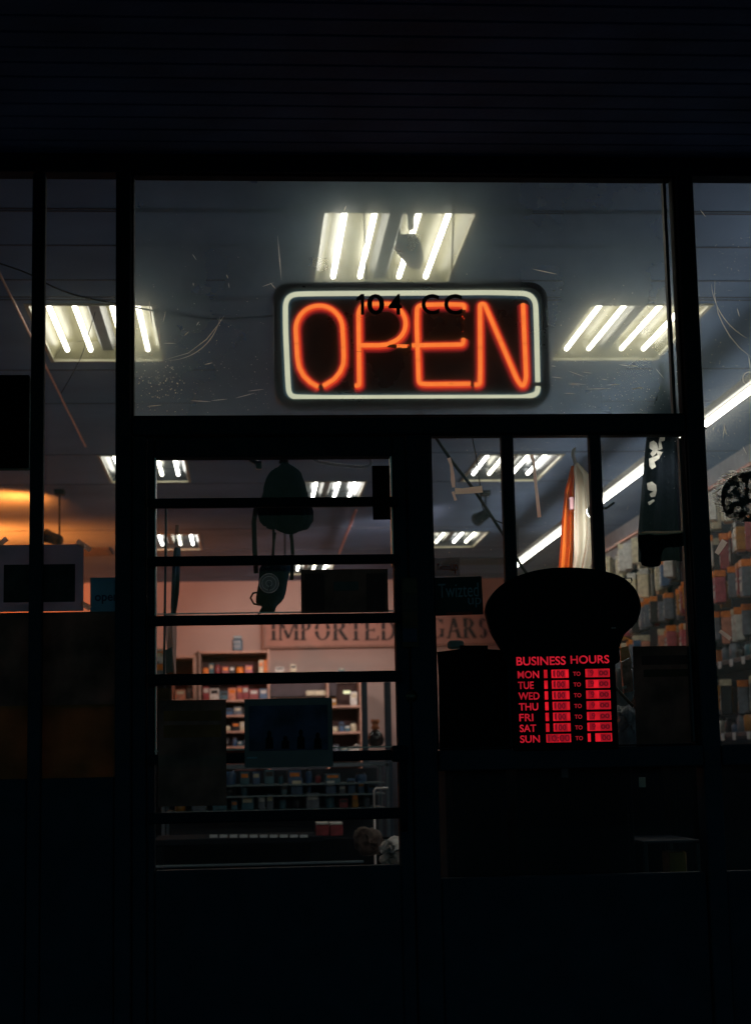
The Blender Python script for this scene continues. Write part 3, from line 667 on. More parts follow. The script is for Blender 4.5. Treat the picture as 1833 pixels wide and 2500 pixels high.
# stile sticker column
r1 = [rect((982, 1415+40*i), (1017, 1448+40*i), DY0-.003) for i in range(4)]
card('sticker_column', (980, 1410), (1019, 1580), DY0-.008, mat('brown_vinyl', (.05, .03, .022), .7), 'brown strip of stickers on the post right of the door', 'sticker', 0, .002,
     [('sticker_block', mat('sticker_ink%d' % i, c, .7, var=.4, scale=20), (r[0], r[1], DY0-.0115, DY0-.0101, r[2], r[3])) for i, (r, c) in enumerate(zip(r1, ((.08, .05, .03), (.05, .03, .03), (.09, .04, .02), (.02, .03, .08))))])
# lower right window papers
r_a = rect((1070, 1424), (1168, 1458), GF-.003); r_b = rect((1142, 1460), (1174, 1484), GF-.003)
ms = text_mb('Twizted', r_a[0], r_a[1], r_a[2], r_a[3], GF-.0025, .001); text_mb('up', r_b[0], r_b[1], r_b[2], r_b[3], GF-.0025, .001, ms)
r_c = rect((1088, 1494), (1152, 1500), GF-.003); mc = MB(); mc.box(r_c[0], r_c[1], GF-.0035, GF-.0022, r_c[2], r_c[3])
card('window_sign', (1052, 1409), (1177, 1502), GF, mat('teal_black_card', (.02, .028, .035), .7), 'dark square sign with outlined pale lettering beside the door post', 'window sign', -.02, .002, [('lettering', M_palelet, ms), ('print', M_redlet, mc)])
r_a = rect((1066, 1376), (1098, 1392), GF-.003); r_b = rect((1100, 1378), (1118, 1400), GF-.003)
ms = text_mb('Twizted', r_a[0], r_a[1], r_a[2], r_a[3], GF-.001, .001, bold=.01)
card('window_sticker', (1056, 1362), (1122, 1406), GF, clear_plastic('tinted_sticker_film', .35, (.25, .14, .18)), 'see-through maroon sticker above the dark square sign', 'sticker', 0, .0008,
     [('lettering', M_redlet, ms), ('lettering', mat('orange_print', (.5, .12, .03), .7, transl=.4), text_mb('up', r_b[0], r_b[1], r_b[2], r_b[3], GF-.001, .001, bold=.02))])
# big dark board left of hours sign
poly = [(1066, 1592), (1122, 1585), (1122, 1576), (1190, 1576), (1190, 1585), (1246, 1588), (1248, 1838), (1072, 1838), (1070, 1650)]
P = [on_y(a, b, GF) for a, b in poly]; m = MB(); m.prism([(q.x, q.z) for q in P], GF-.004, GF); tag(obj('black_board', m, M_blackmatt), 'plain black board between the door post and the business hours sign', 'board')
m = MB(); c = on_y(1113, 1573, .06); m.rbox(c.x-.024, c.x+.024, .05, .09, c.z-.014, c.z+.012, .006)
tag(obj('tape_wad', m, mat('blue_grey_foam', (.22, .30, .38), .8, bump=.8, transl=.4)), 'wad of grey-blue tape on top of the black board', 'tape')
# cutout board above the hours sign
def bez(pts, n=6):
    out = []; N_ = len(pts)
    for i in range(N_):
        p0, p1, p2, p3 = [Vector(pts[(i+k) % N_]) for k in (-1, 0, 1, 2)]
        for k in range(n):
            t = k/n; out.append(tuple(.5*((2*p1)+(p2-p0)*t+(2*p0-5*p1+4*p2-p3)*t*t+(3*p1-p0-3*p2+p3)*t**3)))
    return out
sh = bez([(1184, 1488), (1197, 1455), (1232, 1422), (1285, 1399), (1345, 1388), (1405, 1387), (1465, 1394), (1515, 1410), (1548, 1440), (1561, 1478), (1556, 1508), (1542, 1530), (1520, 1552), (1508, 1585), (1500, 1622), (1380, 1640), (1245, 1622), (1225, 1590), (1199, 1548), (1188, 1515)])
P = [on_y(a, b, -.046) for a, b in sh]; t = thing('mushroom_shaped_board', 'large black rounded board shaped like a mushroom cap above the business hours sign', 'sign', (P[0].x, -.01, min(q.z for q in P)))
m = MB(); m.prism([(q.x, q.z) for q in P], -.06, -.032); obj('board', m, M_black, t)
m = MB(); h = on_y(1533, 1413, -.045); m.tube([h+Vector((-.016, 0, .002)), h+Vector((.01, 0, .002)), h+Vector((.012, 0, -.008))], .0016, 6); m.tube([h+Vector((.008, 0, .002)), h+Vector((.010, 0, -.012)), h+Vector((.0, 0, -.014))], .0012, 6); obj('hook', m, M_bar, t)
m = MB(); h = on_y(1497, 1533, -.062); m.rbox(h.x-.007, h.x+.007, -.0625, -.0602, h.z-.002, h.z+.002, .0005); obj('sticker', m, mat('pale_pink_label', (.5, .3, .3), .6), t)

# business hours sign
HY = -.034
t = thing('business_hours_sign', 'black lit sign listing the business hours in glowing red letters', 'hours sign', on_y(1375, 1830, HY))
x0, x1, z0, z1 = rect((1246, 1592), (1500, 1832), HY); m = MB(); m.rbox(x0, x1, HY-.0295, HY, z0, z1, .003); obj('panel', m, M_black, t)
R1 = emit('red_lit_lettering', (0.46, 0.010, 0.022), 1.0, .35, 25); R2 = emit('red_lit_window', (0.60, 0.009, 0.018), 1.0, .35, 22)
R3 = emit('dim_red_digits', (0.12, 0.004, 0.010), 1.0); R4 = emit('red_digit_card', (0.27, 0.006, 0.013), 1.0, .3, 30); HF = HY-.030
M_dig = mat('black_digit_ink', (0.02, 0.004, 0.005), 0.6)
def T(s, a, b, dy=0.0, dep=.001, bold=.01, mb=None):
    # the sign leans a little: its lines rise to the right in the photograph
    r = rect(a, b, HF); return text_mb(s, r[0], r[1], r[2], r[3], HF-dy, dep, mb, bold=bold)
obj('heading', T('HOURS', (1392, 1600), (1486, 1620), 0, .001, .012, T('BUSINESS', (1260, 1603), (1380, 1624), 0, .001, .012)), R1, t)
days = ['MON', 'TUE', 'WED', 'THU', 'FRI', 'SAT', 'SUN']; ends = [1315, 1301, 1314, 1310, 1297, 1303, 1311]
for i, d in enumerate(days):
    y0 = 1636+26.2*i; s = i*1.0
    mr = T(d, (1263+s, y0+2), (ends[i]+s, y0+20), 0, .001, .012)
    obj('day_name', mr, R1, t, local=False)
    obj('word_to', T('TO', (1398+s, y0+4), (1416+s, y0+14), 0, .001, .01), emit('dim_red_word%d' % i, (0.33, 0.01, 0.018), 1.0), t)
    m = MB()
    for a, b in (((1327+s, y0-1), (1387+s, y0+19)), ((1428+s, y0-3), (1487+s, y0+17))):
        r = rect(a, b, HF); m = MB(); m.box(r[0], r[1], HF-.001, HF, r[2], r[3]); obj('lit_window', m, R2, t)
    pass
    blocks = MB(); dg_ = MB(); dk = MB(); cards = MB()
    for a_, b_, e_ in (((1350, 1355, 0), (1358, 1367, 0), (1369, 1379, 0), (1433, 1447, 2), (1459, 1485, 2)) if i < 6 else ((1329, 1342, 0), (1344, 1356, 0), (1362, 1384, 0), (1459, 1485, 2))):
        r = rect((a_+s, y0-1-e_+1), (b_+s, y0+19-e_-1), HF); cards = MB(); cards.box(r[0], r[1], HF-.0015, HF-.0008, r[2], r[3]); obj('digit_card', cards, R4, t)
    if i < 6:
        r = rect((1335+s, y0-1.5), (1345+s, y0+19.5), HF); blocks.box(r[0], r[1], HF-.003, HF-.0015, r[2], r[3])
        T('1', (1349+s, y0+2), (1353+s, y0+15), .0015, .001, .0, dg_)
        T('00', (1357+s, y0+2), (1376+s, y0+16), .0015, .001, .02, dg_); T('9', (1439+s, y0), (1448+s, y0+14), .0015, .001, .01, dg_); T('00', (1460+s, y0+1), (1483+s, y0+13), .0015, .001, .05, dk)
    else:
        T('10:00', (1331+s, y0+1), (1384+s, y0+17), .0015, .001, .02, dg_)
        r = rect((1435+s, y0-3.5), (1446+s, y0+17.5), HF); blocks.box(r[0], r[1], HF-.003, HF-.0015, r[2], r[3]); T('00', (1462+s, y0+1), (1484+s, y0+14), .0015, .001, .03, dk)
    obj('digit_block', blocks, M_black, t); obj('digit_lettering', dg_, R3, t); obj('digit_lettering', dk, emit('dim_red_dark%d' % i, (0.10, 0.004, 0.008), 1.0), t)

# right window lower poster
rr1 = rect((1565, 1600), (1720, 1622), GF-.003); rr2 = rect((1570, 1634), (1700, 1652), GF-.003)
card('tall_poster', (1548, 1577), (1700, 1824), GF, M_darkpaper, 'tall dark brown poster in the right end of the lower window', 'poster', 0, .003,
     [('print', mat('dull_maroon_print', (.09, .03, .03), .8), (rr1[0], rr1[1]-.02, GF-.0045, GF-.0031, rr1[2], rr1[3])), ('print', mat('dull_brown_print', (.07, .035, .02), .8), (rr2[0], rr2[1], GF-.0045, GF-.0031, rr2[2], rr2[3]))])
# tape remains
def ribbon_thing(name, pts, w, Y, mt, label, cat):
    P = [on_y(a, b, Y) for a, b in pts]; m = MB()
    L_, R_ = [], []
    for i, p_ in enumerate(P):
        q = (P[min(i+1, len(P)-1)]-P[max(i-1, 0)]).normalized(); s = Vector((-q.z, 0, q.x))*w*random.uniform(.75, 1.1); L_.append(p_-s); R_.append(p_+s)
    for i in range(len(P)-1):
        a, b, c, d = L_[i], L_[i+1], R_[i+1], R_[i]; m.add([a, b, c, d], [(0, 1, 2, 3)])
    return tag(obj(name, m, mt), label, cat)
ribbon_thing('tape_strip', [(1095, 1118), (1101, 1135), (1104, 1155), (1105, 1172), (1107, 1190)], .0062, GF-.002, M_tape, 'upright strip of old tape near the top left of the lower window', 'tape')
ribbon_thing('tape_strip', [(1110, 1199), (1130, 1199), (1150, 1197), (1177, 1194)], .0105, GF-.004, dust_mat('beige_tape', (.95, .82, .68), .65), 'wide beige strip of tape lying level under the diagonal cable', 'tape')
ribbon_thing('tape_strip', [(1105, 1200), (1108, 1210), (1112, 1222)], .005, GF-.002, M_tape, 'torn stub of tape below the wide beige strip', 'tape')
ribbon_thing('tape_strip', [(1296, 1110), (1302, 1128), (1304, 1150), (1307, 1180), (1311, 1215), (1316, 1263)], .0058, GF-.002, M_tape, 'long crumpled strip of tape hanging between the two thin mullions', 'tape')
# peeled black decal with white upper edge
blob = bez([(1560, 1302), (1600, 1303), (1640, 1301), (1674, 1300), (1676, 1330), (1650, 1335), (1622, 1338), (1612, 1360), (1608, 1382), (1566, 1380), (1564, 1350), (1557, 1330)], 3)
P = [on_y(a, b, GF) for a, b in blob]; t = thing('torn_decal', 'torn black decal with a pale upper edge on the glass below the black shirt', 'decal', (P[0].x, GF, P[8].z))
m = MB(); m.prism([(q.x, q.z) for q in P], GF-.002, GF); obj('vinyl', m, M_blackmatt, t)
P = [on_y(a, b, GF-.003) for a, b in ((1556, 1302), (1575, 1297), (1672, 1296), (1660, 1302), (1630, 1305), (1600, 1307), (1585, 1304), (1562, 1306))]; m = MB(); m.prism([(q.x, q.z) for q in P], GF-.004, GF-.0025); obj('paper_edge', m, mat('backing_paper', (.75, .70, .6), .7, transl=.6), t)
patchy = mat('patchy_black_vinyl', (.05, .06, .075), .6, var=.9, scale=50); nt_ = patchy.node_tree
_n = nt_.nodes.new('ShaderNodeTexNoise'); _n.inputs['Scale'].default_value = 38; _n.inputs['Detail'].default_value = 6
_c = nt_.nodes.new('ShaderNodeTexCoord'); nt_.links.new(_c.outputs['Object'], _n.inputs['Vector'])
_r = nt_.nodes.new('ShaderNodeMapRange'); _r.inputs[1].default_value = .44; _r.inputs[2].default_value = .54; _r.inputs[3].default_value = .25; nt_.links.new(_n.outputs['Fac'], _r.inputs[0]); nt_.links.new(_r.outputs[0], nt_.nodes['Principled BSDF'].inputs['Alpha'])
# hairy residue of a round decal on the right bay glass
t = thing('peeled_decal', 'round peeled decal leaving pale fibres on the glass of the right bay', 'decal', on_y(1800, 1275, GF))
ln = []
for i in range(230):
    a = random.uniform(88, 275); r = random.uniform(.62, 1.0); c = (1815, 1208); rx_, ry_ = 82, 66
    x_, y_ = c[0]+rx_*r*math.cos(math.radians(a)), c[1]+ry_*r*math.sin(math.radians(a)); ln.append(streak(x_, y_, random.uniform(8, 22), random.uniform(-.5, .6)))
for i in range(200): ln.append(streak(random.uniform(1765, 1833), random.uniform(1160, 1265), random.uniform(5, 16), random.uniform(.2, 1.2)))
obj('fibres', ribbons(ln, .0016, GF-.006), dust_mat('pale_fibre_residue', (1, .96, .9), .85), t)
P = [on_y(a, b, GF) for a, b in bez([(1758, 1212), (1768, 1180), (1795, 1160), (1840, 1150), (1900, 1165), (1910, 1250), (1860, 1272), (1790, 1270), (1765, 1245)], 4)]
m = MB(); m.prism([(q.x, q.z) for q in P], GF-.003, GF-.001); obj('vinyl', m, patchy, t)
for i, (a, b, w) in enumerate((((1748, 1352), (1768, 1320), .012), ((1756, 1540), (1782, 1560), .008))):
    ribbon_thing('tape_strip', [a, ((a[0]+b[0])/2, (a[1]+b[1])/2), b], w*.8, GF-.002, M_tape, ['pale bit of tape under the round peeled decal', 'crossed bits of tape on the right bay glass beside the racks'][i], 'tape')
# suction disc on the door glass
c = on_y(657, 1424, GF-.004); r = .0295; t = thing('suction_cup', 'clear round suction cup stuck on the door glass', 'suction cup', c)
m = MB()
for rr_ in (1, .72, .32): m.tube([c+Vector((r*rr_*math.cos(k*.2618), 0, r*rr_*math.sin(k*.2618))) for k in range(24)], .0011, 6, closed=True)
obj('rim_ring', m, dust_mat('clear_rim_plastic', (.85, .9, 1), .7), t)
m = MB(); m.add([c+Vector((r*math.cos(k*.2618), .001, r*math.sin(k*.2618))) for k in range(24)], [tuple(range(24))]); obj('disc', m, clear_plastic('clear_disc', .4, (.75, .8, .9), .15), t)
m = MB(); m.tube([c+Vector((0, -.002, 0)), c+Vector((.002, -.004, -.012)), c+Vector((-.002, -.003, -.024))], .0012, 5); obj('thread', m, M_cable, t)

# ------------------------------------------------------------------ hanging clothes and bags
def drape(rows, Y, amp, folds, th=.012, seed=0):
    """rows: (py, px_left, px_right); a doubled sheet of cloth with vertical folds"""
    rnd = random.Random(seed); ph = [rnd.uniform(0, 6) for _ in range(4)]; nu = 22; m = MB(); V = []
    rows2 = []
    for i in range(len(rows)-1):
        for k in range(4):
            t = k/4; rows2.append([rows[i][j]*(1-t)+rows[i+1][j]*t for j in range(3)])
    rows2.append(list(rows[-1])); n = len(rows2)
    for side in (0,):
        for i, (py, a, b) in enumerate(rows2):
            g = min(1, i/8)
            for k in range(nu+1):
                u = k/nu; p_ = on_y(a+(b-a)*u, py, Y)
                d = amp*g*(math.sin(u*folds*6.28+ph[0]+i*.03)+.4*math.sin(u*folds*13+ph[1])+.3*math.sin(i*.5+u*4+ph[2]))
                e = math.sin(math.pi*u)**.5*th*(1 if side else -1)
                V.append(p_+Vector((0, d+e, 0)))
    W_ = nu+1; fs = []
    for s in (0,):
        o_ = s*n*W_
        for i in range(n-1):
            for k in range(nu): q = (o_+i*W_+k, o_+i*W_+k+1, o_+(i+1)*W_+k+1, o_+(i+1)*W_+k); fs.append(q if s == 0 else q[::-1])
    m.add(V, fs, True); return m
M_bshirt = mat('black_cotton', (.010, .014, .022), .95, bump=.3, spec=.1)
BY = .35
t = thing('black_shirt', 'long black shirt with white print hanging at the right end of the window', 'shirt', on_y(1620, 1300, BY))
obj('cloth', drape([(948, 1612, 1622), (965, 1603, 1640), (1000, 1590, 1662), (1050, 1578, 1672), (1120, 1572, 1676), (1200, 1564, 1684), (1300, 1556, 1690), (1372, 1558, 1692)], BY, .012, 3, .03, 2), M_bshirt, t)
m = MB(); m.tube([on_y(a, b, BY) for a, b in ((1608, 895), (1611, 889), (1615, 893), (1617, 925), (1616, 938), (1610, 950))], .005, 6); obj('hanger_hook', m, mat('ivory_hanger', (.8, .76, .6), .5, transl=.3), t)
pm = MB()
def blobp(pts, Yb=BY-.048): P_ = [on_y(a, b, Yb) for a, b in pts]; pm.prism([(q.x, q.z) for q in P_], Yb-.002, Yb)
for pl in ([(1610, 1066), (1622, 1068), (1621, 1076), (1612, 1078), (1616, 1095), (1606, 1100), (1607, 1080)], [(1585, 1080), (1594, 1076), (1602, 1082), (1606, 1096), (1600, 1108), (1592, 1116), (1586, 1108), (1592, 1100), (1584, 1094)],
           [(1583, 1120), (1598, 1114), (1612, 1108), (1608, 1120), (1596, 1128), (1600, 1140), (1590, 1146), (1584, 1138)], [(1578, 1180), (1590, 1176), (1600, 1184), (1602, 1198), (1598, 1212), (1588, 1214), (1584, 1206), (1594, 1200), (1580, 1196)],
           [(1580, 1226), (1594, 1219), (1597, 1223), (1584, 1234)], [(1602, 1100), (1616, 1104), (1612, 1112), (1603, 1110)]): blobp(pl)
obj('print', pm, mat('white_fabric_print', (.75, .73, .66), .8, var=.4, scale=35), t)
WY = .5
t = thing('white_shirt', 'white shirt on a hanger between the two thin mullions', 'shirt', on_y(1420, 1400, WY))
obj('cloth', drape([(1130, 1401, 1411), (1145, 1398, 1424), (1165, 1397, 1438), (1190, 1397, 1448), (1230, 1397, 1455), (1300, 1396, 1457), (1350, 1394, 1452), (1390, 1392, 1441), (1480, 1390, 1440)], WY, .030, 2.4, .006, 5), mat('white_cotton', (.85, .82, .72), .9, transl=.6, var=.06), t)
m = MB(); m.tube([on_y(a, b, WY) for a, b in ((1404, 1094), (1399, 1100), (1398, 1112), (1401, 1122), (1404, 1134))], [.004, .006, .007, .006, .006], 6); obj('hanger_hook', m, mat('clear_hanger', (.6, .58, .6), .4, transl=.4), t)
t = thing('orange_shirt', 'orange shirt hanging against the left side of the white shirt', 'shirt', on_y(1380, 1400, WY+.05))
obj('cloth', drape([(1138, 1394, 1401), (1160, 1389, 1402), (1200, 1378, 1402), (1260, 1373, 1400), (1330, 1368, 1399), (1400, 1361, 1396), (1480, 1358, 1396)], WY+.07, .022, 2, .006, 9), mat('orange_cotton', (.90, .24, .03), .85, transl=.6), t)
m = MB(); r_ = rect((1388, 1214), (1399, 1244), WY-.0); m.rbox(r_[0], r_[1], WY-.012, WY+.01, r_[2], r_[3], .002); obj('label_patch', m, mat('pinkish_label', (.30, .17, .20), .7), t)

# backpack hanging behind the door
M_pack = mat('dark_blue_nylon', (.004, .008, .016), 1.0, spec=0, bump=.5, var=.5, scale=14)
KY = .45
def blob_body(pts, Y, th, n=4, mt=M_pack, jit=0.0):
    """rounded bag: outline from the photo, given a real depth by inflated rings"""
    o_ = bez(pts, 3); cx_ = sum(p[0] for p in o_)/len(o_); cy_ = sum(p[1] for p in o_)/len(o_); V = []; N_ = len(o_); L_ = 7
    for j in range(-L_, L_+1):
        a = j/L_*math.pi/2; s = math.cos(a)**.45 if abs(j) < L_ else .02; yy_ = Y+th*math.sin(a)
        for p_ in o_: V.append(on_y(cx_+(p_[0]-cx_)*s, cy_+(p_[1]-cy_)*s, Y)+Vector((random.uniform(-jit, jit), yy_-Y+random.uniform(-jit, jit), random.uniform(-jit, jit))))
    fs = [(j*N_+k, j*N_+(k+1) % N_, (j+1)*N_+(k+1) % N_, (j+1)*N_+k) for j in range(2*L_) for k in range(N_)]
    fs += [tuple(range(N_))[::-1], tuple(2*L_*N_+k for k in range(N_))]
    m = MB(); m.add(V, fs, True); return m
t = thing('backpack', 'dark backpack with loose straps hanging behind the door bars', 'backpack', on_y(690, 1300, KY))
obj('body', blob_body([(692, 1128), (706, 1134), (730, 1150), (744, 1180), (752, 1215), (762, 1240), (764, 1270), (750, 1292), (720, 1296), (690, 1290), (660, 1290), (640, 1278), (630, 1260), (632, 1235), (642, 1205), (650, 1170), (665, 1150), (684, 1138)], KY, .09, jit=.003), M_pack, t)
obj('front_pocket', blob_body([(690, 1218), (720, 1222), (742, 1240), (750, 1262), (738, 1290), (715, 1304), (690, 1300), (668, 1286), (662, 1250), (672, 1226)], KY-.06, .05), M_pack, t)
for pts, w in (([(640, 1235), (624, 1245), (620, 1275), (622, 1340), (626, 1400)], .008), ([(708, 1290), (713, 1320), (715, 1360), (712, 1416)], .006), ([(668, 1292), (668, 1320), (666, 1360)], .004)):
    m = MB(); m.tube([on_y(a, b, KY-.04) for a, b in pts], w, 6, flat=.3); obj('strap', m, M_cable, t)
m = MB(); m.tube([on_y(a, b, KY) for a, b in ((686, 1132), (690, 1112), (694, 1090), (700, 1112), (698, 1132))], .008, 6); obj('top_loop', m, M_cable, t)
t = thing('shoulder_bag', 'small dark blue bag hanging below the backpack behind the suction cup', 'bag', on_y(670, 1498, .5))
obj('body', blob_body([(640, 1378), (705, 1374), (702, 1420), (694, 1460), (676, 1480), (668, 1497), (648, 1494), (630, 1500), (640, 1482), (625, 1470), (632, 1420)], .5, .05), mat('teal_blue_nylon', (.008, .026, .05), 1.0, spec=0, bump=.5, var=.5, scale=14), t)
m = MB(); m.tube([on_y(a, b, .48) for a, b in ((632, 1446), (618, 1448), (612, 1460), (620, 1474), (640, 1478))], .0035, 6); m.tube([on_y(a, b, .48) for a, b in ((672, 1300), (668, 1340), (668, 1380))], .004, 6); obj('strap', m, M_cable, t)
# blue hanging bags at the left of the door
t = thing('hanging_bag', 'narrow blue cloth bag hanging at the left edge of the door glass', 'bag', on_y(430, 1490, .6))
obj('cloth', drape([(1338, 425, 442), (1400, 420, 440), (1450, 418, 438), (1480, 417, 434), (1500, 418, 430)], .6, .01, 1.5, .015, 3), mat('blue_cotton', (.04, .12, .22), .9), t)
m = MB(); m.tube([on_y(a, b, .6) for a, b in ((433, 1282), (432, 1310), (432, 1340))], .006, 6, flat=.5); obj('strap', m, clear_plastic('plastic_strap', .5, (.5, .45, .45)), t)
m = MB(); P = [on_y(a, b, .4) for a, b in ((406, 1240), (405, 1350), (403, 1500), (401, 1620), (402, 1680))]; m.tube(P, .004, 6)
tag(obj('blue_pole', m, mat('blue_painted_pole', (.06, .14, .24), .5)), 'thin blue display pole at the left edge of the door glass', 'pole')
t = thing('cloth_banner', 'long pale pink cloth hanging beside the thin blue pole', 'banner', on_y(418, 1660, 1.0))
obj('cloth', drape([(1500, 404, 432), (1560, 406, 432), (1600, 410, 430), (1645, 424, 430)], 1.0, .01, 1.5, .008, 6), mat('pink_cloth', (.55, .36, .34), .9, transl=.3), t)
m = MB(); P = [on_y(a, b, .9) for a, b in ((404, 1588), (420, 1580), (424, 1640), (406, 1644))]; m.prism([(q.x, q.z) for q in P], .89, .905); obj('hanging_card', m, mat('dark_teal_card', (.03, .06, .08), .7), t)
# plastic hanging loop near door top
m = MB(); m.tube([on_y(a, b, .3) for a, b in bez([(762, 1108), (768, 1122), (790, 1130), (840, 1137), (880, 1140), (902, 1136), (904, 1122), (888, 1104), (840, 1094), (790, 1094)], 4)], .005, 6, closed=True)
tag(obj('clear_ring', m, clear_plastic('cloudy_plastic', .35, (.4, .5, .6))), 'cloudy clear oval ring hanging at the top of the door', 'ring')

# ------------------------------------------------------------------ back wall: sign board, shelves
IY = BACK-.1
t = thing('sign_board', 'long salmon sign board reading IMPORTED CIGARS on the back wall', 'sign board', on_y(930, 1578, IY))
x0, x1, z0, z1 = rect((645, 1500), (1216, 1576), IY); m = MB(); m.rbox(x0, x1, IY, BACK-.005, z0, z1, .01); obj('board', m, mat('faded_salmon_board', (.52, .27, .22), .7, var=.15, scale=3), t)
m = MB(); e = .02
m.rbox(x0-e, x1+e, IY-.02, IY, z0-e, z0+.012); m.rbox(x0-e, x1+e, IY-.02, IY, z1-.012, z1+e); m.rbox(x0-e, x0+.012, IY-.02, IY, z0+.012, z1-.012); m.rbox(x1-.012, x1+e, IY-.02, IY, z0+.012, z1-.012)
obj('frame', m, mat('brown_sign_frame', (.33, .17, .13), .6), t)
# serif stencil letters: (thick stems, thin bars) on a unit cell
def letter(ch, a, b, y0=1514, y1=1563):
    X0, X1, Z0, Z1 = rect((a, y0), (b, y1), IY-.004); w, h = X1-X0, Z1-Z0; th = .30; tn = .09
    def st(u0, v0, u1, v1, t_):
        p0, p1 = Vector((X0+u0*w, Z0+v0*h)), Vector((X0+u1*w, Z0+v1*h)); d = (p1-p0).normalized(); n_ = Vector((-d.y, d.x))*t_*h*.5
        # stencil bridge: thick stems broken at mid height
        if t_ > .12 and abs(v1-v0) > .8:
            q = p0.lerp(p1, .48); r = p0.lerp(p1, .54); st2(p0, q, n_); st2(r, p1, n_)
        else: st2(p0, p1, n_)
    def st2(p0, p1, n_): lm.prism([tuple(p0-n_), tuple(p1-n_), tuple(p1+n_), tuple(p0+n_)], IY-.012, IY-.001)
    K = .17
    def ser(u, v, s=.16): lm.box(X0+u*w-s*h, X0+u*w+s*h, IY-.012, IY-.001, Z0+v*h-(.05*h if v > .5 else 0), Z0+v*h+(.05*h if v < .5 else 0))
    def arc_(cu, cv, ru, rv, a0, a1, n=12):
        pr = None
        for i in range(n+1):
            an = math.radians(a0+(a1-a0)*i/n); c_, s_ = math.cos(an), math.sin(an); t2 = .05+.13*abs(c_)
            q = (Vector((X0+(cu+ru*c_)*w, Z0+(cv+rv*s_)*h)), Vector((X0+(cu+ru*c_)*w-c_*t2*h, Z0+(cv+rv*s_)*h-s_*t2*h*.7)))
            if pr: lm.prism([tuple(pr[0]), tuple(q[0]), tuple(q[1]), tuple(pr[1])], IY-.012, IY-.001)
            pr = q
    if ch == 'I': st(.5, 0, .5, 1, K); ser(.5, 0); ser(.5, 1)
    if ch == 'M': st(.08, 0, .08, 1, tn); st(.92, 0, .92, 1, K); st(.08, 1, .5, .1, K*.9); st(.5, .1, .9, 1, tn); ser(.08, 0, .1); ser(.92, 0, .14)
    if ch in 'PR': st(.2, 0, .2, 1, K); ser(.2, 0); ser(.2, 1, .12); arc_(.35, .74, .5, .26, -90, 90); st(.2, .96, .4, .96, .06); st(.2, .50, .4, .50, .06)
    if ch == 'R': st(.5, .48, .92, .02, K); ser(.92, 0, .08)
    if ch == 'O': arc_(.5, .5, .5, .5, 6, 174, 16); arc_(.5, .5, .5, .5, 186, 354, 16)
    if ch == 'T': st(.5, 0, .5, .98, K); ser(.5, 0); st(0, .97, 1, .97, .06); st(.02, .78, .02, .97, .06); st(.98, .78, .98, .97, .06)
    if ch == 'E': st(.2, 0, .2, 1, K); st(.05, .03, .95, .03, .06); st(.05, .97, .92, .97, .06); st(.2, .5, .7, .5, .06); st(.95, 0, .95, .22, .06); st(.9, .8, .9, 1, .06); st(.7, .4, .7, .6, .05)
    if ch == 'D': st(.2, 0, .2, 1, K); arc_(.35, .5, .65, .5, -90, 90, 16); st(.05, .03, .4, .03, .06); st(.05, .97, .4, .97, .06)
    if ch in 'CG': arc_(.55, .5, .5, .5, 45, 315, 18); st(.92, .72, .92, .95, .06)
    if ch == 'G': st(.9, .05, .9, .42, K*.8); ser(.9, .42, .12)
    if ch == 'A': st(.12, 0, .5, 1, tn); st(.5, 1, .88, 0, K); st(.28, .35, .7, .35, .06); ser(.1, 0, .1); ser(.88, 0, .14)
    if ch == 'S': arc_(.5, .75, .38, .25, 30, 270, 12); arc_(.5, .25, .42, .25, -150, 90, 12)
lm = MB()
for ch, a, b in (('I', 660, 676), ('M', 681, 727), ('P', 734, 764), ('O', 768, 806), ('R', 811, 848), ('T', 853, 884), ('E', 889, 924), ('D', 928, 966)): letter(ch, a, b)
for ch, a, b in (('C', 992, 1022), ('I', 1028, 1042), ('G', 1048, 1082), ('A', 1090, 1124), ('R', 1129, 1161), ('S', 1166, 1190)): letter(ch, a, b, 1509, 1558)
obj('lettering', lm, mat('dark_stencil_ink', (.035, .025, .03), .7), t)

M_wood = mat('brown_wood_laminate', (.22, .11, .08), .6, var=.3, scale=8)
M_edge = mat('salmon_wood_edge', (.55, .33, .26), .6)
M_dkin = mat('dark_cabinet_inside', (.06, .03, .03), .8)
cols = {'orange': (.90, .24, .03), 'cream': (.66, .60, .44), 'teal': (.06, .16, .22), 'rose': (.45, .10, .13), 'white': (.62, .62, .60), 'maroon': (.28, .05, .06), 'blue': (.06, .13, .26),
        'grey': (.15, .18, .23), 'amber': (.42, .19, .03), 'black': (.02, .02, .025), 'salmon': (.62, .26, .18)}
MC = {k: mat(k+'_packaging', v, .28, var=.3, scale=25) for k, v in cols.items()}
M_cap = mat('jar_lid', (.05, .05, .06), .4)
def shelf_unit(name, label, pa, pb, Y, dep, shelves, mt=M_wood, edge=M_edge, cat='shelf'):
    x0, x1, z0, z1 = rect(pa, pb, Y); z0 = 0 if z0 < .3 else z0
    t = thing(name, label, cat, ((x0+x1)/2, Y+dep/2, z0)); e = .025
    m = MB(); m.rbox(x0, x0+e, Y, Y+dep, z0, z1); m.rbox(x1-e, x1, Y, Y+dep, z0, z1); obj('side_panel', m, edge, t)
    m = MB(); m.box(x0+e, x1-e, Y+dep-.02, Y+dep, z0, z1); obj('back_panel', m, M_dkin, t)
    zz = []
    for py in shelves:
        z = on_y((pa[0]+pb[0])/2, py, Y).z; m = MB(); m.rbox(x0+e+.001, x1-e-.001, Y+.002, Y+dep-.021, z-e, z); obj('shelf', m, edge, t); zz.append(z)
    return t, x0+e, x1-e, zz
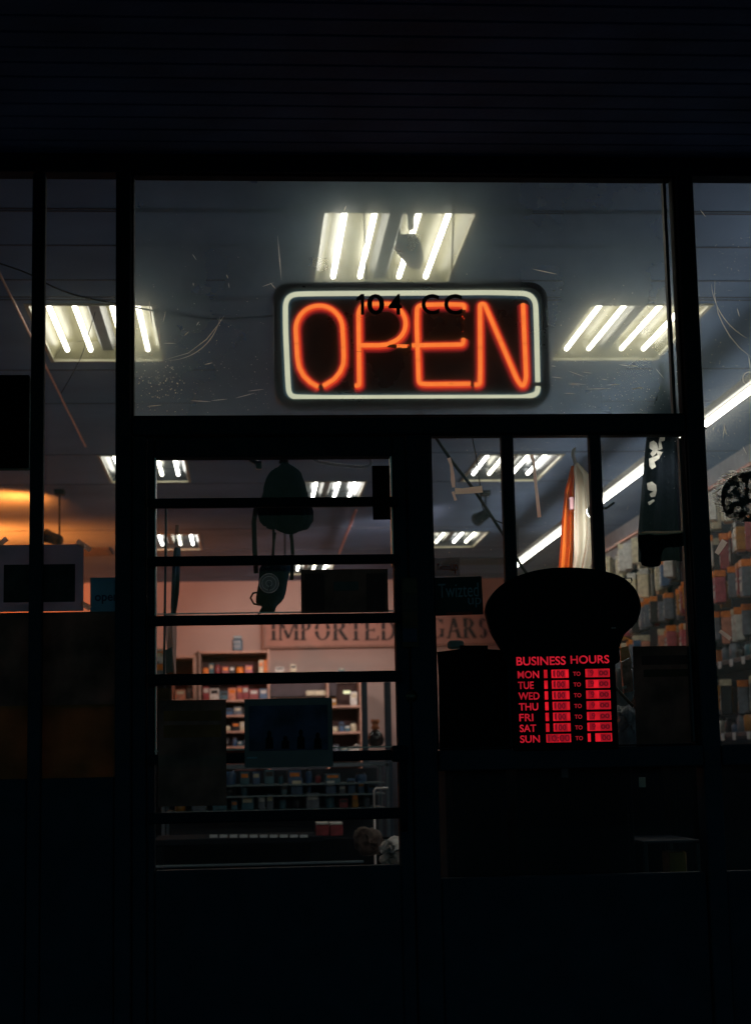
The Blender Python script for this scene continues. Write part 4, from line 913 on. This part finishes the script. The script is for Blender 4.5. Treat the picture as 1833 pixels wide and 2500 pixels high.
def carton(x, y, z, w, d, h, c, label, group, par=None):
    t = thing('carton', label, 'carton', (x, y, z), rz=random.uniform(-.06, .06), group=group)
    m = MB(); m.rbox(-w/2, w/2, -d/2, d/2, 0, h, .004); obj('box', m, MC[c], t, local=True)
    m = MB(); m.box(-w/2*.75, w/2*.75, -d/2-.002, -d/2-.0003, h*.55, h*.85); obj('printed_panel', m, MC[random.choice(['white', 'cream', 'orange', 'black'])], t, local=True)
    return t
def jar(x, y, z, r, h, c, label, group=None, name='jar'):
    t = thing(name, label, name.replace('_', ' '), (x, y, z), group=group)
    m = MB(); m.lathe([(r*.85, 0), (r, h*.06), (r, h*.7), (r*.8, h*.8), (r*.75, h*.84)], 0, 0, 0, 14); obj('glass_body' if name == 'jar' else 'body', m, MC[c], t, local=True)
    m = MB(); m.lathe([(r*.8, 0), (r*.82, h*.14), (r*.6, h*.16)], 0, 0, h*.84, 14); obj('lid', m, M_cap, t, local=True)
    return t
CYb = 14.6
t, a, b, zz = shelf_unit('cabinet', 'dark open cabinet full of small packets left of the sign board', (486, 1586), (660, 1990), CYb, .5, (1589, 1648, 1708, 1745, 1784, 1822, 1900))
def fill(a, b, z, hmax, Y, dep, group, where, n, pal):
    x = a+.02
    while x < b-.05:
        w = random.uniform(.05, .13); w = min(w, b-x); h = hmax*random.uniform(.5, .95); c = random.choice(pal)
        if w < .04: break
        if random.random() < .72: carton(x+w/2, Y+.12, z+.001, w*.92, .14, h, c, f'{c} carton on the {where}', group)
        else: jar(x+w/2, Y+.12, z+.001, w*.42, h, c, f'{c} jar, dark lid, on the {where}', group)
        x += w
fill(a, b-.14, zz[1], .16, CYb, .5, 'packets in the dark cabinet', 'upper shelf of the dark cabinet', 8, ['maroon', 'rose', 'orange', 'grey', 'black', 'black', 'teal'])
px2 = lambda px, py, Y: on_y(px, py, Y)
c_ = px2(651, 1643, CYb); carton(c_.x, CYb+.12, zz[1]+.001, .055, .14, .17, 'orange', 'tall orange box at the right end of the upper shelf', None)
c_ = px2(638, 1643, CYb); carton(c_.x, CYb+.12, zz[1]+.001, .055, .14, .17, 'cream', 'pale green box beside the tall orange box', None)
fill(a, b, zz[2], .165, CYb, .5, 'boxes on the middle shelf', 'middle shelf of the cabinet below a door bar', 8, ['white', 'rose', 'teal', 'blue', 'salmon', 'salmon', 'maroon', 'white'])
for q in (3, 4, 5): fill(a, b, zz[q], .11, CYb, .5, 'jars on the lower shelves', ['', '', '', 'third shelf of the cabinet', 'fourth shelf of the cabinet', 'fifth shelf of the cabinet'][q], 8, ['grey', 'teal', 'blue', 'black', 'cream', 'maroon'])
# teal machine on the cabinet
c_ = px2(580, 1584, CYb+.15); t = thing('canister', 'blue canister standing on top of the dark cabinet', 'canister', (c_.x, CYb+.2, zz[0]+.002))
m = MB(); m.rbox(-.062, .062, -.06, .06, 0, .15, .02); obj('body', m, mat('blue_enamel', (.05, .11, .17), .3, coat=.5), t, local=True)
m = MB(); m.rbox(-.05, .05, -.05, .05, .151, .185, .015); obj('lid', m, mat('pale_blue_lid', (.3, .4, .45), .4), t, local=True)
m = MB(); m.box(-.045, .03, -.0635, -.0605, .05, .07); m.box(-.05, .03, -.0635, -.0605, .1, .125); obj('label', m, MC['grey'], t, local=True)
# brown wedge panel at the cabinet's left
P = [on_y(a_, b_, CYb) for a_, b_ in ((484, 1590), (484, 1720), (438, 1720), (438, 1628))]; m = MB(); m.prism([(q.x, q.z) for q in P], CYb-.05, CYb+.4); tag(obj('slanted_panel', m, mat('dark_brown_board', (.12, .07, .05), .7)), 'brown board with a slanted top leaning on the cabinet\'s left side', 'board')
m = MB(); m.box(LW, RW, BACK-.02, BACK-.001, 0, on_y(900, 1850, BACK).z); tag(obj('wainscot', m, mat('dark_blue_wainscot', (.03, .045, .07), .7)), 'dark panelling along the foot of the salmon back wall', 'wall panel')  # strip added to darken the foot of the wall
t, la, lb_, lz = shelf_unit('book_rack', 'dark rack of upright packets at the far left of the door glass', (300, 1600), (478, 1990), 12.6, .4, (1602, 1708, 1800, 1900))
fill(on_y(380, 1700, 12.6).x, lb_, lz[1], .17, 12.6, .4, 'packets in the far left rack', 'middle shelf of the far left rack', 8, ['teal', 'salmon', 'grey', 'blue', 'orange', 'cream'])
fill(on_y(380, 1700, 12.6).x, lb_, lz[2], .15, 12.6, .4, 'packets in the far left rack', 'lower shelf of the far left rack', 8, ['teal', 'grey', 'blue'])
for k, (px, py, c, h) in enumerate(((386, 1640, 'grey', .16), (384, 1606, 'white', .10), (385, 1592, 'orange', .05))):
    c_ = on_y(px, py, 8.0); carton(c_.x, 8.0, c_.z-h*.5, .12, .12, h, c, ['grey carton lowest of the pile at the left edge of the door glass', 'white carton in the middle of the pile at the left edge of the door glass', 'flat orange carton on top of the pile at the left edge of the door glass'][k], None)
c_ = on_y(386, 1640, 8.0); m = MB(); m.rbox(c_.x-.3, c_.x+.1, 7.9, 8.2, 0, c_.z-.085, .004); tag(obj('plinth', m, M_blackmatt), 'dark plinth under the pile of cartons at the left edge of the door glass', 'plinth')
# white top boxes on the right counter
for (px, py, w, h, c, lb) in ((683, 1641, .10, .06, 'white', 'low white box beside the orange box on the back counter'), (717, 1641, .07, .09, 'cream', 'rounded cream box on the back counter under the sign board'), (835, 1640, .07, .045, 'teal', 'small dark teal box on the back counter')):
    c_ = px2(px, py, CYb); carton(c_.x, CYb+.1, c_.z, w, .12, h, c, lb, None)
x0, x1, z0, z1 = rect((661, 1642), (884, 1660), CYb); m = MB(); m.rbox(x0, x1, CYb-.05, CYb+.5, z0, z1, .005)
t = thing('back_counter', 'long counter with dark front below the sign board', 'counter', ((x0+x1)/2, CYb, 0)); obj('top', m, mat('pale_counter_top', (.5, .42, .4), .4), t)
m = MB(); m.box(x0, x1-.3, CYb, CYb+.45, on_y(700, 1700, CYb).z, z0-.002); obj('front_panel', m, mat('dark_mauve_panel', (.07, .055, .07), .7), t)
t, a, b, zz = shelf_unit('shelf_unit', 'open shelf unit right of the navy poster', (800, 1662), (886, 2000), CYb-.3, .5, (1722, 1786, 1836, 1900))
c_ = px2(865, 1720, CYb-.3); carton(c_.x, CYb-.18, zz[0]+.001, .08, .1, .155, 'white', 'tall white carton on top shelf right of the navy poster', None)
m = MB(); c_ = px2(848, 1689, CYb-.3); m.tube([(c_.x-.04, CYb-.2, c_.z), (c_.x+.04, CYb-.2, c_.z)], .018, 10); tag(obj('small_lamp', m, emit('small_lamp_glow', (.9, .85, .5), 1.2)), 'small glowing oval lamp beside the tall white carton', 'lamp')
fill(a, a+.13, zz[0], .09, CYb-.3, .5, 'goods on the right shelf unit', 'top shelf right of the navy poster', 3, ['maroon', 'amber'])
fill(a, b, zz[1], .13, CYb-.3, .5, 'goods on the right shelf unit', 'second shelf right of the navy poster', 5, ['blue', 'salmon', 'grey', 'teal', 'cream'])
fill(a, b, zz[2], .10, CYb-.3, .5, 'goods on the right shelf unit', 'third shelf right of the navy poster', 5, ['grey', 'teal', 'white'])
x0, x1, z0, z1 = rect((748, 1685), (797, 1697), CYb-.3); m = MB(); m.rbox(x0, x1, CYb-.2, CYb-.1, z0, z1, .004); tag(obj('paper_stack', m, MC['cream']), 'flat pale box on the counter above the navy poster', 'box')
for i, (pa, pb, lb) in enumerate((((885, 1664), (899, 1990), 'dark upright post right of the open shelf unit'), ((941, 1664), (957, 1990), 'dark blue upright post near the door\'s right stile'))):
    x0, x1, z0, z1 = rect(pa, pb, 6+i); m = MB(); m.rbox(x0, x1, 6+i, 6.05+i, 0, z1, .004); m.rbox(x0-.03, x1+.03, 5.97+i, 6.08+i, 0, .02, .004); tag(obj('display_post', m, mat('dark_blue_post%d' % i, (.03, .06, .10), .5)), lb, 'post')
c_ = px2(917, 1825, 8.); t = thing('vase', 'dark round vase with an orange neck on the glass counter', 'vase', (c_.x, 8., c_.z-.0))
m = MB(); m.lathe([(.03, 0), (.055, .02), (.068, .06), (.055, .10), (.03, .125), (.018, .135)], 0, 0, 0, 18); obj('body', m, mat('black_glazed_ceramic', (.02, .02, .025), .15), t, local=True)
m = MB(); m.lathe([(.018, .136), (.035, .15), (.02, .17), (.03, .19), (.036, .20), (.03, .215)], 0, 0, 0, 14); obj('neck', m, mat('orange_neck', (.6, .22, .1), .4), t, local=True)

# ------------------------------------------------------------------ glass counters
def counter(label, pa, pb, Y, dep, levels, pal, grp):
    x0, x1, z0, z1 = rect(pa, pb, Y); t = thing('display_counter', label, 'display counter', ((x0+x1)/2, Y, 0))
    e = .02; m = MB()
    for x in (x0, x1-e):
        for y in (Y, Y+dep-e): m.rbox(x, x+e, y, y+e, .08, z1)
    m.rbox(x0, x1, Y, Y+e, z1-e, z1+.004); m.rbox(x0, x1, Y+dep-e, Y+dep, z1-e, z1+.004); obj('frame', m, mat('brushed_counter_frame', (.16, .20, .25), .35, .7), t)
    m = MB(); m.rbox(x0, x1, Y, Y+dep, 0, .08); obj('plinth', m, M_black, t)
    m = MB(); m.box(x0+.01, x1-.01, Y+.01, Y+dep-.01, z1+.005, z1+.010); obj('glass_top', m, clear_plastic('counter_glass', .25, (.3, .4, .45), .05), t)
    zs = []
    for py in levels:
        z = on_y((pa[0]+pb[0])/2, py, Y).z; m = MB(); m.box(x0+e+.002, x1-e-.002, Y+.03, Y+dep-.03, z-.008, z); obj('shelf', m, mat('glass_shelf_edge', (.12, .18, .21), .3), t); zs.append(z)
    m = MB(); m.box(x0+.03, x1-.03, Y+dep-.018, Y+dep-.01, .09, z1-.03); obj('back_panel', m, mat('counter_back', (.02, .03, .045), .7), t)
    for z, n_ in zip(zs, ('top', 'middle', 'bottom')):
        x = x0+.06
        while x < x1-.12:
            w = random.uniform(.04, .11)
            if random.random() < .9:
                c = random.choice(pal); (carton if random.random() < .6 else (lambda a1, a2, a3, a4, a5, a6, a7, a8, a9: jar(a1, a2, a3, a4*.4, a6, a7, a8.replace('carton', 'jar'), a9)))(x+w/2, Y+.14, z+.001, w*.85, .1, random.uniform(.05, .10), c, f'{c} carton on the {n_} shelf of the {grp}', 'goods in the '+grp)
            x += w+random.uniform(.004, .02)
    return t
counter('long glass display counter behind the lower part of the door', (395, 1868), (952, 2130), 5.2, .6, (1915, 1942, 1977), ['grey', 'teal', 'blue', 'black', 'maroon', 'black', 'grey', 'teal', 'blue', 'amber'], 'long glass counter')
# price-tagged low shelf
x0, x1, z0, z1 = rect((370, 2046), (790, 2108), 3.6)
t = thing('low_display', 'low dark display table with a row of white price tags behind the door', 'display table', ((x0+x1)/2, 3.6, 0))
m = MB(); m.rbox(x0, x1, 3.6, 4.2, z1-.03, z1, .004); obj('table_top', m, mat('dark_table', (.010, .013, .018), .9, spec=.05), t)
m = MB(); m.rbox(x0, x1+.2, 3.57, 3.598, z0-.01, z0, .002); obj('bottom_rail', m, mat('steel_rail', (.10, .15, .19), .5, .4), t)
m = MB()
for x in (x0+.02, x1-.06):
    for y in (3.62, 4.1): m = MB(); m.rbox(x, x+.04, y, y+.04, 0, z1-.031); obj('leg', m, M_black, t)
for i in range(11):
    px = 512+i*24.5; r_ = rect((px, 2039), (px+19, 2044), 3.58)
    if i == 10: break
    m = MB(); m.rbox(r_[0], r_[1], 3.585, 3.589, r_[2]-.002, r_[3]+.002, .0005); tag(obj('price_tag', m, mat('price_tag_white', (.55, .6, .65), .6) if i == 0 else bpy.data.materials['price_tag_white']), 'small white price tag on the edge of the low display table', 'price tag', 'price tags on the low display table')
for i, px in enumerate((790, 824)):
    r_ = rect((px-16, 2012), (px+15, 2042), 3.6); t = thing('box', ['left one of two brick red boxes with white tops on the low table', 'right one of two brick red boxes with white tops on the low table'][i], 'box', ((r_[0]+r_[1])/2, 3.75, r_[2]))
    m = MB(); m.rbox(r_[0], r_[1], 3.68, 3.82, r_[2], r_[3]-.006, .003); obj('body', m, MC['maroon'], t); m = MB(); m.rbox(r_[0], r_[1], 3.675, 3.825, r_[3]-.005, r_[3]+.006, .002); obj('lid', m, MC['white'], t)
obj_bag = blob_body([(935, 2062), (950, 2048), (975, 2046), (985, 2060), (984, 2115), (960, 2118), (938, 2112), (932, 2095), (945, 2085), (932, 2078)], 1.0, .09, jit=.012)
tag(obj('crumpled_bag', obj_bag, mat('crumpled_white_plastic', (.88, .86, .84), .35, bump=.8, bscale=25, var=.25, transl=.3, scale=18)), 'crumpled white plastic bag at the bottom right corner of the door glass', 'bag')
obj_bag = blob_body([(870, 2030), (895, 2022), (925, 2028), (930, 2060), (925, 2082), (890, 2085), (868, 2070)], 2.2, .08, jit=.010)
tag(obj('brown_bag', obj_bag, mat('brown_patterned_bag', (.08, .05, .04), .7, var=.6, scale=25)), 'brown patterned bag beside the crumpled white one', 'bag')
m = MB(); r_ = rect((913, 1924), (948, 1974), 2.4)
m.tube([(r_[0], 2.4, r_[2]), (r_[0], 2.4, r_[3]-.01), (r_[0]+.01, 2.4, r_[3]), (r_[1], 2.4, r_[3])], .005, 6)
m.tube([(r_[0], 2.4, r_[2]), (r_[0], 2.4, 0)], .005, 6); tag(obj('metal_stand', m, mat('pale_stand_metal', (.6, .58, .6), .35, .5)), 'pale bent metal stand near the door\'s right stile', 'stand')

# ------------------------------------------------------------------ right wall racks
RX = 3.15
def pack(size, c, top, label, group, name='hanging_pack'):
    w, d, h = size; t = thing(name, label, 'packet', (0, 0, 0), group=group)
    m = MB(); m.rbox(-d/2, d/2, -w/2, w/2, -h, -.045, .006); obj('pouch', m, MC[c], t, local=True)
    m = MB(); m.rbox(-d/2-.002, d/2+.002, -w/2, w/2, -.044, 0, .003); obj('header_card', m, MC[top], t, local=True)
    m = MB(); m.rbox(-d/2-.004, -d/2-.0005, -w*.3, w*.3, -h*.85, -h*.62, .001); m.rbox(-d/2-.004, -d/2-.0005, -w*.42, w*.42, -h*.52, -h*.46, .001); obj('printed_label', m, MC['white' if c != 'white' else 'maroon'], t, local=True)
    return t
def hl(px, py): p_ = on_x(px, py, RX); return p_.y, p_.z
yt0, zt0 = hl(1554, 1307); zA = zt0
rk = thing('wall_rack', 'tall wall rack of hanging packets along the right side wall', 'rack', (RW-.2, 9, 0))
m = MB()
for k in range(9): m.rbox(RX+.30, RX+.34, 3.5+k*1.25, 3.56+k*1.25, 0, zA+.02)
obj('upright', m, M_bar, rk)
m = MB(); m.box(RX+.345, RX+.36, 3.5, 13.6, .1, zA+.02); obj('back_panel', m, mat('rack_back_panel', (.03, .045, .07), .7), rk)
for z in (zA-1.15, zA-1.62, zA-2.1, .12):
    m = MB(); m.rbox(RX-.02, RX+.34, 3.5, 13.6, z-.03, z, .004); obj('shelf', m, mat('dark_rack_shelf', (.025, .03, .04), .5), rk) if z != .12 else None
m = MB(); m.rbox(RX-.03, RX-.0, 3.5, 13.6, zA+.0, zA+.025, .003); obj('top_rail', m, mat('red_brown_rail', (.35, .10, .06), .5), rk)
proto = {}
pal_rows = [(['white', 'cream', 'white', 'cream', 'grey'], ['cream', 'white']),
            (['grey', 'black', 'maroon', 'amber', 'grey', 'blue', 'white'], ['orange', 'orange', 'cream', 'black']),
            (['grey', 'black', 'maroon', 'amber', 'rose', 'grey'], ['orange', 'orange', 'orange', 'black']),
            (['salmon', 'grey', 'rose', 'grey', 'blue', 'white'], ['orange', 'orange', 'cream']),
            (['amber', 'blue', 'black', 'grey'], ['orange', 'black', 'cream']),
            (['blue', 'black', 'white', 'maroon'], ['orange', 'white', 'black'])]
rown = ['top', 'second', 'third', 'fourth', 'fifth', 'lowest']
zr = [zA-.02, zA-.285, zA-.55, zA-.815, zA-1.28, zA-1.74]
for r, (pal, tops) in enumerate(pal_rows):
    yy = 5.0+random.uniform(0, .1)
    while yy < (11.2 if r < 4 else 8.0):
        c, tp = random.choice(pal), random.choice(tops)
        if yy > 7.6 and r in (0, 1): c, tp = random.choice(['cream', 'white', 'cream']), random.choice(['cream', 'white'])
        key = (c, tp, r)
        lb = f'{c} hanging packet with {"an" if tp[0] in "aeiou" else "a"} {tp} header in the {rown[r]} row of the right wall rack'
        loc = (RX+random.uniform(-.03, .12), yy, zr[r]+random.uniform(-.012, .012))
        if key not in proto: proto[key] = pack((random.uniform(.10, .125), .07, random.uniform(.20, .245)), c, tp, lb, 'packets hanging on the right wall rack'); proto[key].location = loc; o_ = proto[key]
        else: o_ = dup(proto[key], loc)
        o_.rotation_euler = (0, 0, random.uniform(-.5, -.1)); o_.scale = (1, 1, random.uniform(.82, 1.06))
        yy += random.uniform(.118, .135) if random.random() < .9 else .26
# goods on rack shelves
for z, nm in ((zA-1.15, 'upper'), (zA-1.62, 'middle'), (zA-2.1, 'lower')):
    yy = 4.4
    while yy < 8.6:
        c = random.choice(['white', 'grey', 'black', 'amber', 'orange', 'blue', 'teal']); 
        if nm != 'upper' or True:
            h = random.uniform(.06, .13); t = jar(RX+.05, yy, z+.001, .04, h, c, f'{c} tub on the {nm} shelf of the right wall rack', 'tubs on the rack shelves', 'tub')
        yy += random.uniform(.11, .2)
for nm, z in (('upper', zA-1.15), ('middle', zA-1.62)):
    yy = 4.3
    while yy < 7.6:
        m = MB(); m.rbox(RX-.026, RX-.022, -.035, .035, -.05, -.004, .0008); o_ = obj('shelf_tag', m, bpy.data.materials['price_tag_white'], local=True); o_.location = (0, yy, z)
        tag(o_, f'white price tag on the {nm} shelf edge of the right wall rack', 'price tag', 'price tags on the rack'); yy += random.uniform(.16, .35)
# blister pack close to the glass
c_ = on_y(1521, 1580, .5); t = thing('blister_pack', 'long blister pack with an orange top hanging right of the hours sign', 'packet', (c_.x, .5, c_.z-.1))
P = [on_y(a_, b_, .5) for a_, b_ in ((1513, 1582), (1532, 1577), (1537, 1604), (1514, 1616))]; m = MB(); m.prism([(q.x, q.z) for q in P], .495, .505); obj('header_card', m, MC['orange'], t)
P = [on_y(a_, b_, .5) for a_, b_ in ((1514, 1617), (1537, 1605), (1543, 1688), (1520, 1693))]; m = MB(); m.prism([(q.x, q.z) for q in P], .485, .505); obj('blister', m, mat('clear_blister', (.35, .18, .18), .2, var=.7, scale=40, transl=.3), t)
P = [on_y(a_, b_, .48) for a_, b_ in ((1518, 1676), (1528, 1673), (1529, 1680), (1519, 1683))]; m = MB(); m.prism([(q.x, q.z) for q in P], .48, .484); obj('price_label', m, MC['white'], t)
m = MB(); m.tube([on_y(a_, b_, .5) for a_, b_ in ((1495, 1584), (1526, 1586))], .003, 6); obj('peg', m, M_bar, t)
tagb = blob_body([(1500, 1740), (1515, 1725), (1545, 1730), (1550, 1770), (1548, 1820), (1502, 1822), (1498, 1780)], .7, .08, jit=.010)
tag(obj('plastic_wrap', tagb, mat('cloudy_wrap', (.30, .36, .45), .25, bump=1.0, bscale=18, var=.5, scale=12, transl=.3)), 'bundle of cloudy plastic wrap behind the glass right of the hours sign', 'plastic wrap')
tagb = blob_body([(1500, 1640), (1512, 1630), (1545, 1635), (1548, 1690), (1530, 1722), (1500, 1715)], .8, .05)
tag(obj('clear_pouch', tagb, mat('blue_clear_pouch', (.20, .26, .33), .25, bump=.8, bscale=25, var=.5, scale=15, transl=.3)), 'bluish clear pouch hanging behind the long blister pack', 'pouch')

m = MB(); a_, b_, z0, z1 = rect((340, 2050), (1010, 2400), 3.9); m.rbox(a_, b_, 3.9, 3.95, 0, z1, .004)
obj('front_panel', m, M_blackmatt, bpy.data.objects['low_display'])  # black sheet standing in for the shade low behind the door
# ------------------------------------------------------------------ dark cabinets seen from behind through the lower panes
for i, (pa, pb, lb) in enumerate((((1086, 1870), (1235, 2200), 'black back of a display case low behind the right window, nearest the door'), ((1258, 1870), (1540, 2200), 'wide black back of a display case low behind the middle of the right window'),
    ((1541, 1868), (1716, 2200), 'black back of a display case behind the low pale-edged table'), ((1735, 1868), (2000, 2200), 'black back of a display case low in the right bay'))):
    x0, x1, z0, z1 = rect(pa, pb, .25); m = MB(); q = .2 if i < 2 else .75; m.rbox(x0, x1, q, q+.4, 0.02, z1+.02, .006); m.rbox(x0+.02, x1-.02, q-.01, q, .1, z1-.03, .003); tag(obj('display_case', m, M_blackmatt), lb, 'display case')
x0, x1, z0, z1 = rect((1568, 2052), (1712, 2058), .3); t = thing('small_table', 'low pale-edged table behind the bottom right corner of the window', 'table', ((x0+x1)/2, .5, 0))
m = MB(); m.rbox(x0, x1, .3, .7, z0, z1, .002); obj('table_top', m, mat('pale_edge', (.05, .055, .07), .7, spec=.1), t)
for sx_ in (x0+.003, x1-.018):
    for sy_ in (.31, .67): m = MB(); m.rbox(sx_, sx_+.015, sy_, sy_+.015, 0, z0-.001); obj('leg', m, mat('grey_table_leg', (.03, .035, .04), .6) if 'grey_table_leg' not in bpy.data.materials else bpy.data.materials['grey_table_leg'], t)
c_ = on_y(1645, 2100, .5); m = MB(); m.rbox(c_.x-.03, c_.x+.03, .45, .55, 0.001, c_.z+.03, .004); tag(obj('carton', m, MC['amber']), 'amber carton under the low pale-edged table', 'carton')
for px, py, lb, c in ((1378, 1886, 'small pale card hanging just under the window sill', 'grey'), (1567, 1910, 'small blue-white tag low behind the glass near the right post', 'white')):
    r_ = rect((px-8, py-12), (px+8, py+12), .15); m = MB(); m.rbox(r_[0], r_[1], .15, .153, r_[2], r_[3], .001); tag(obj('hanging_tag', m, MC[c]), lb, 'tag')
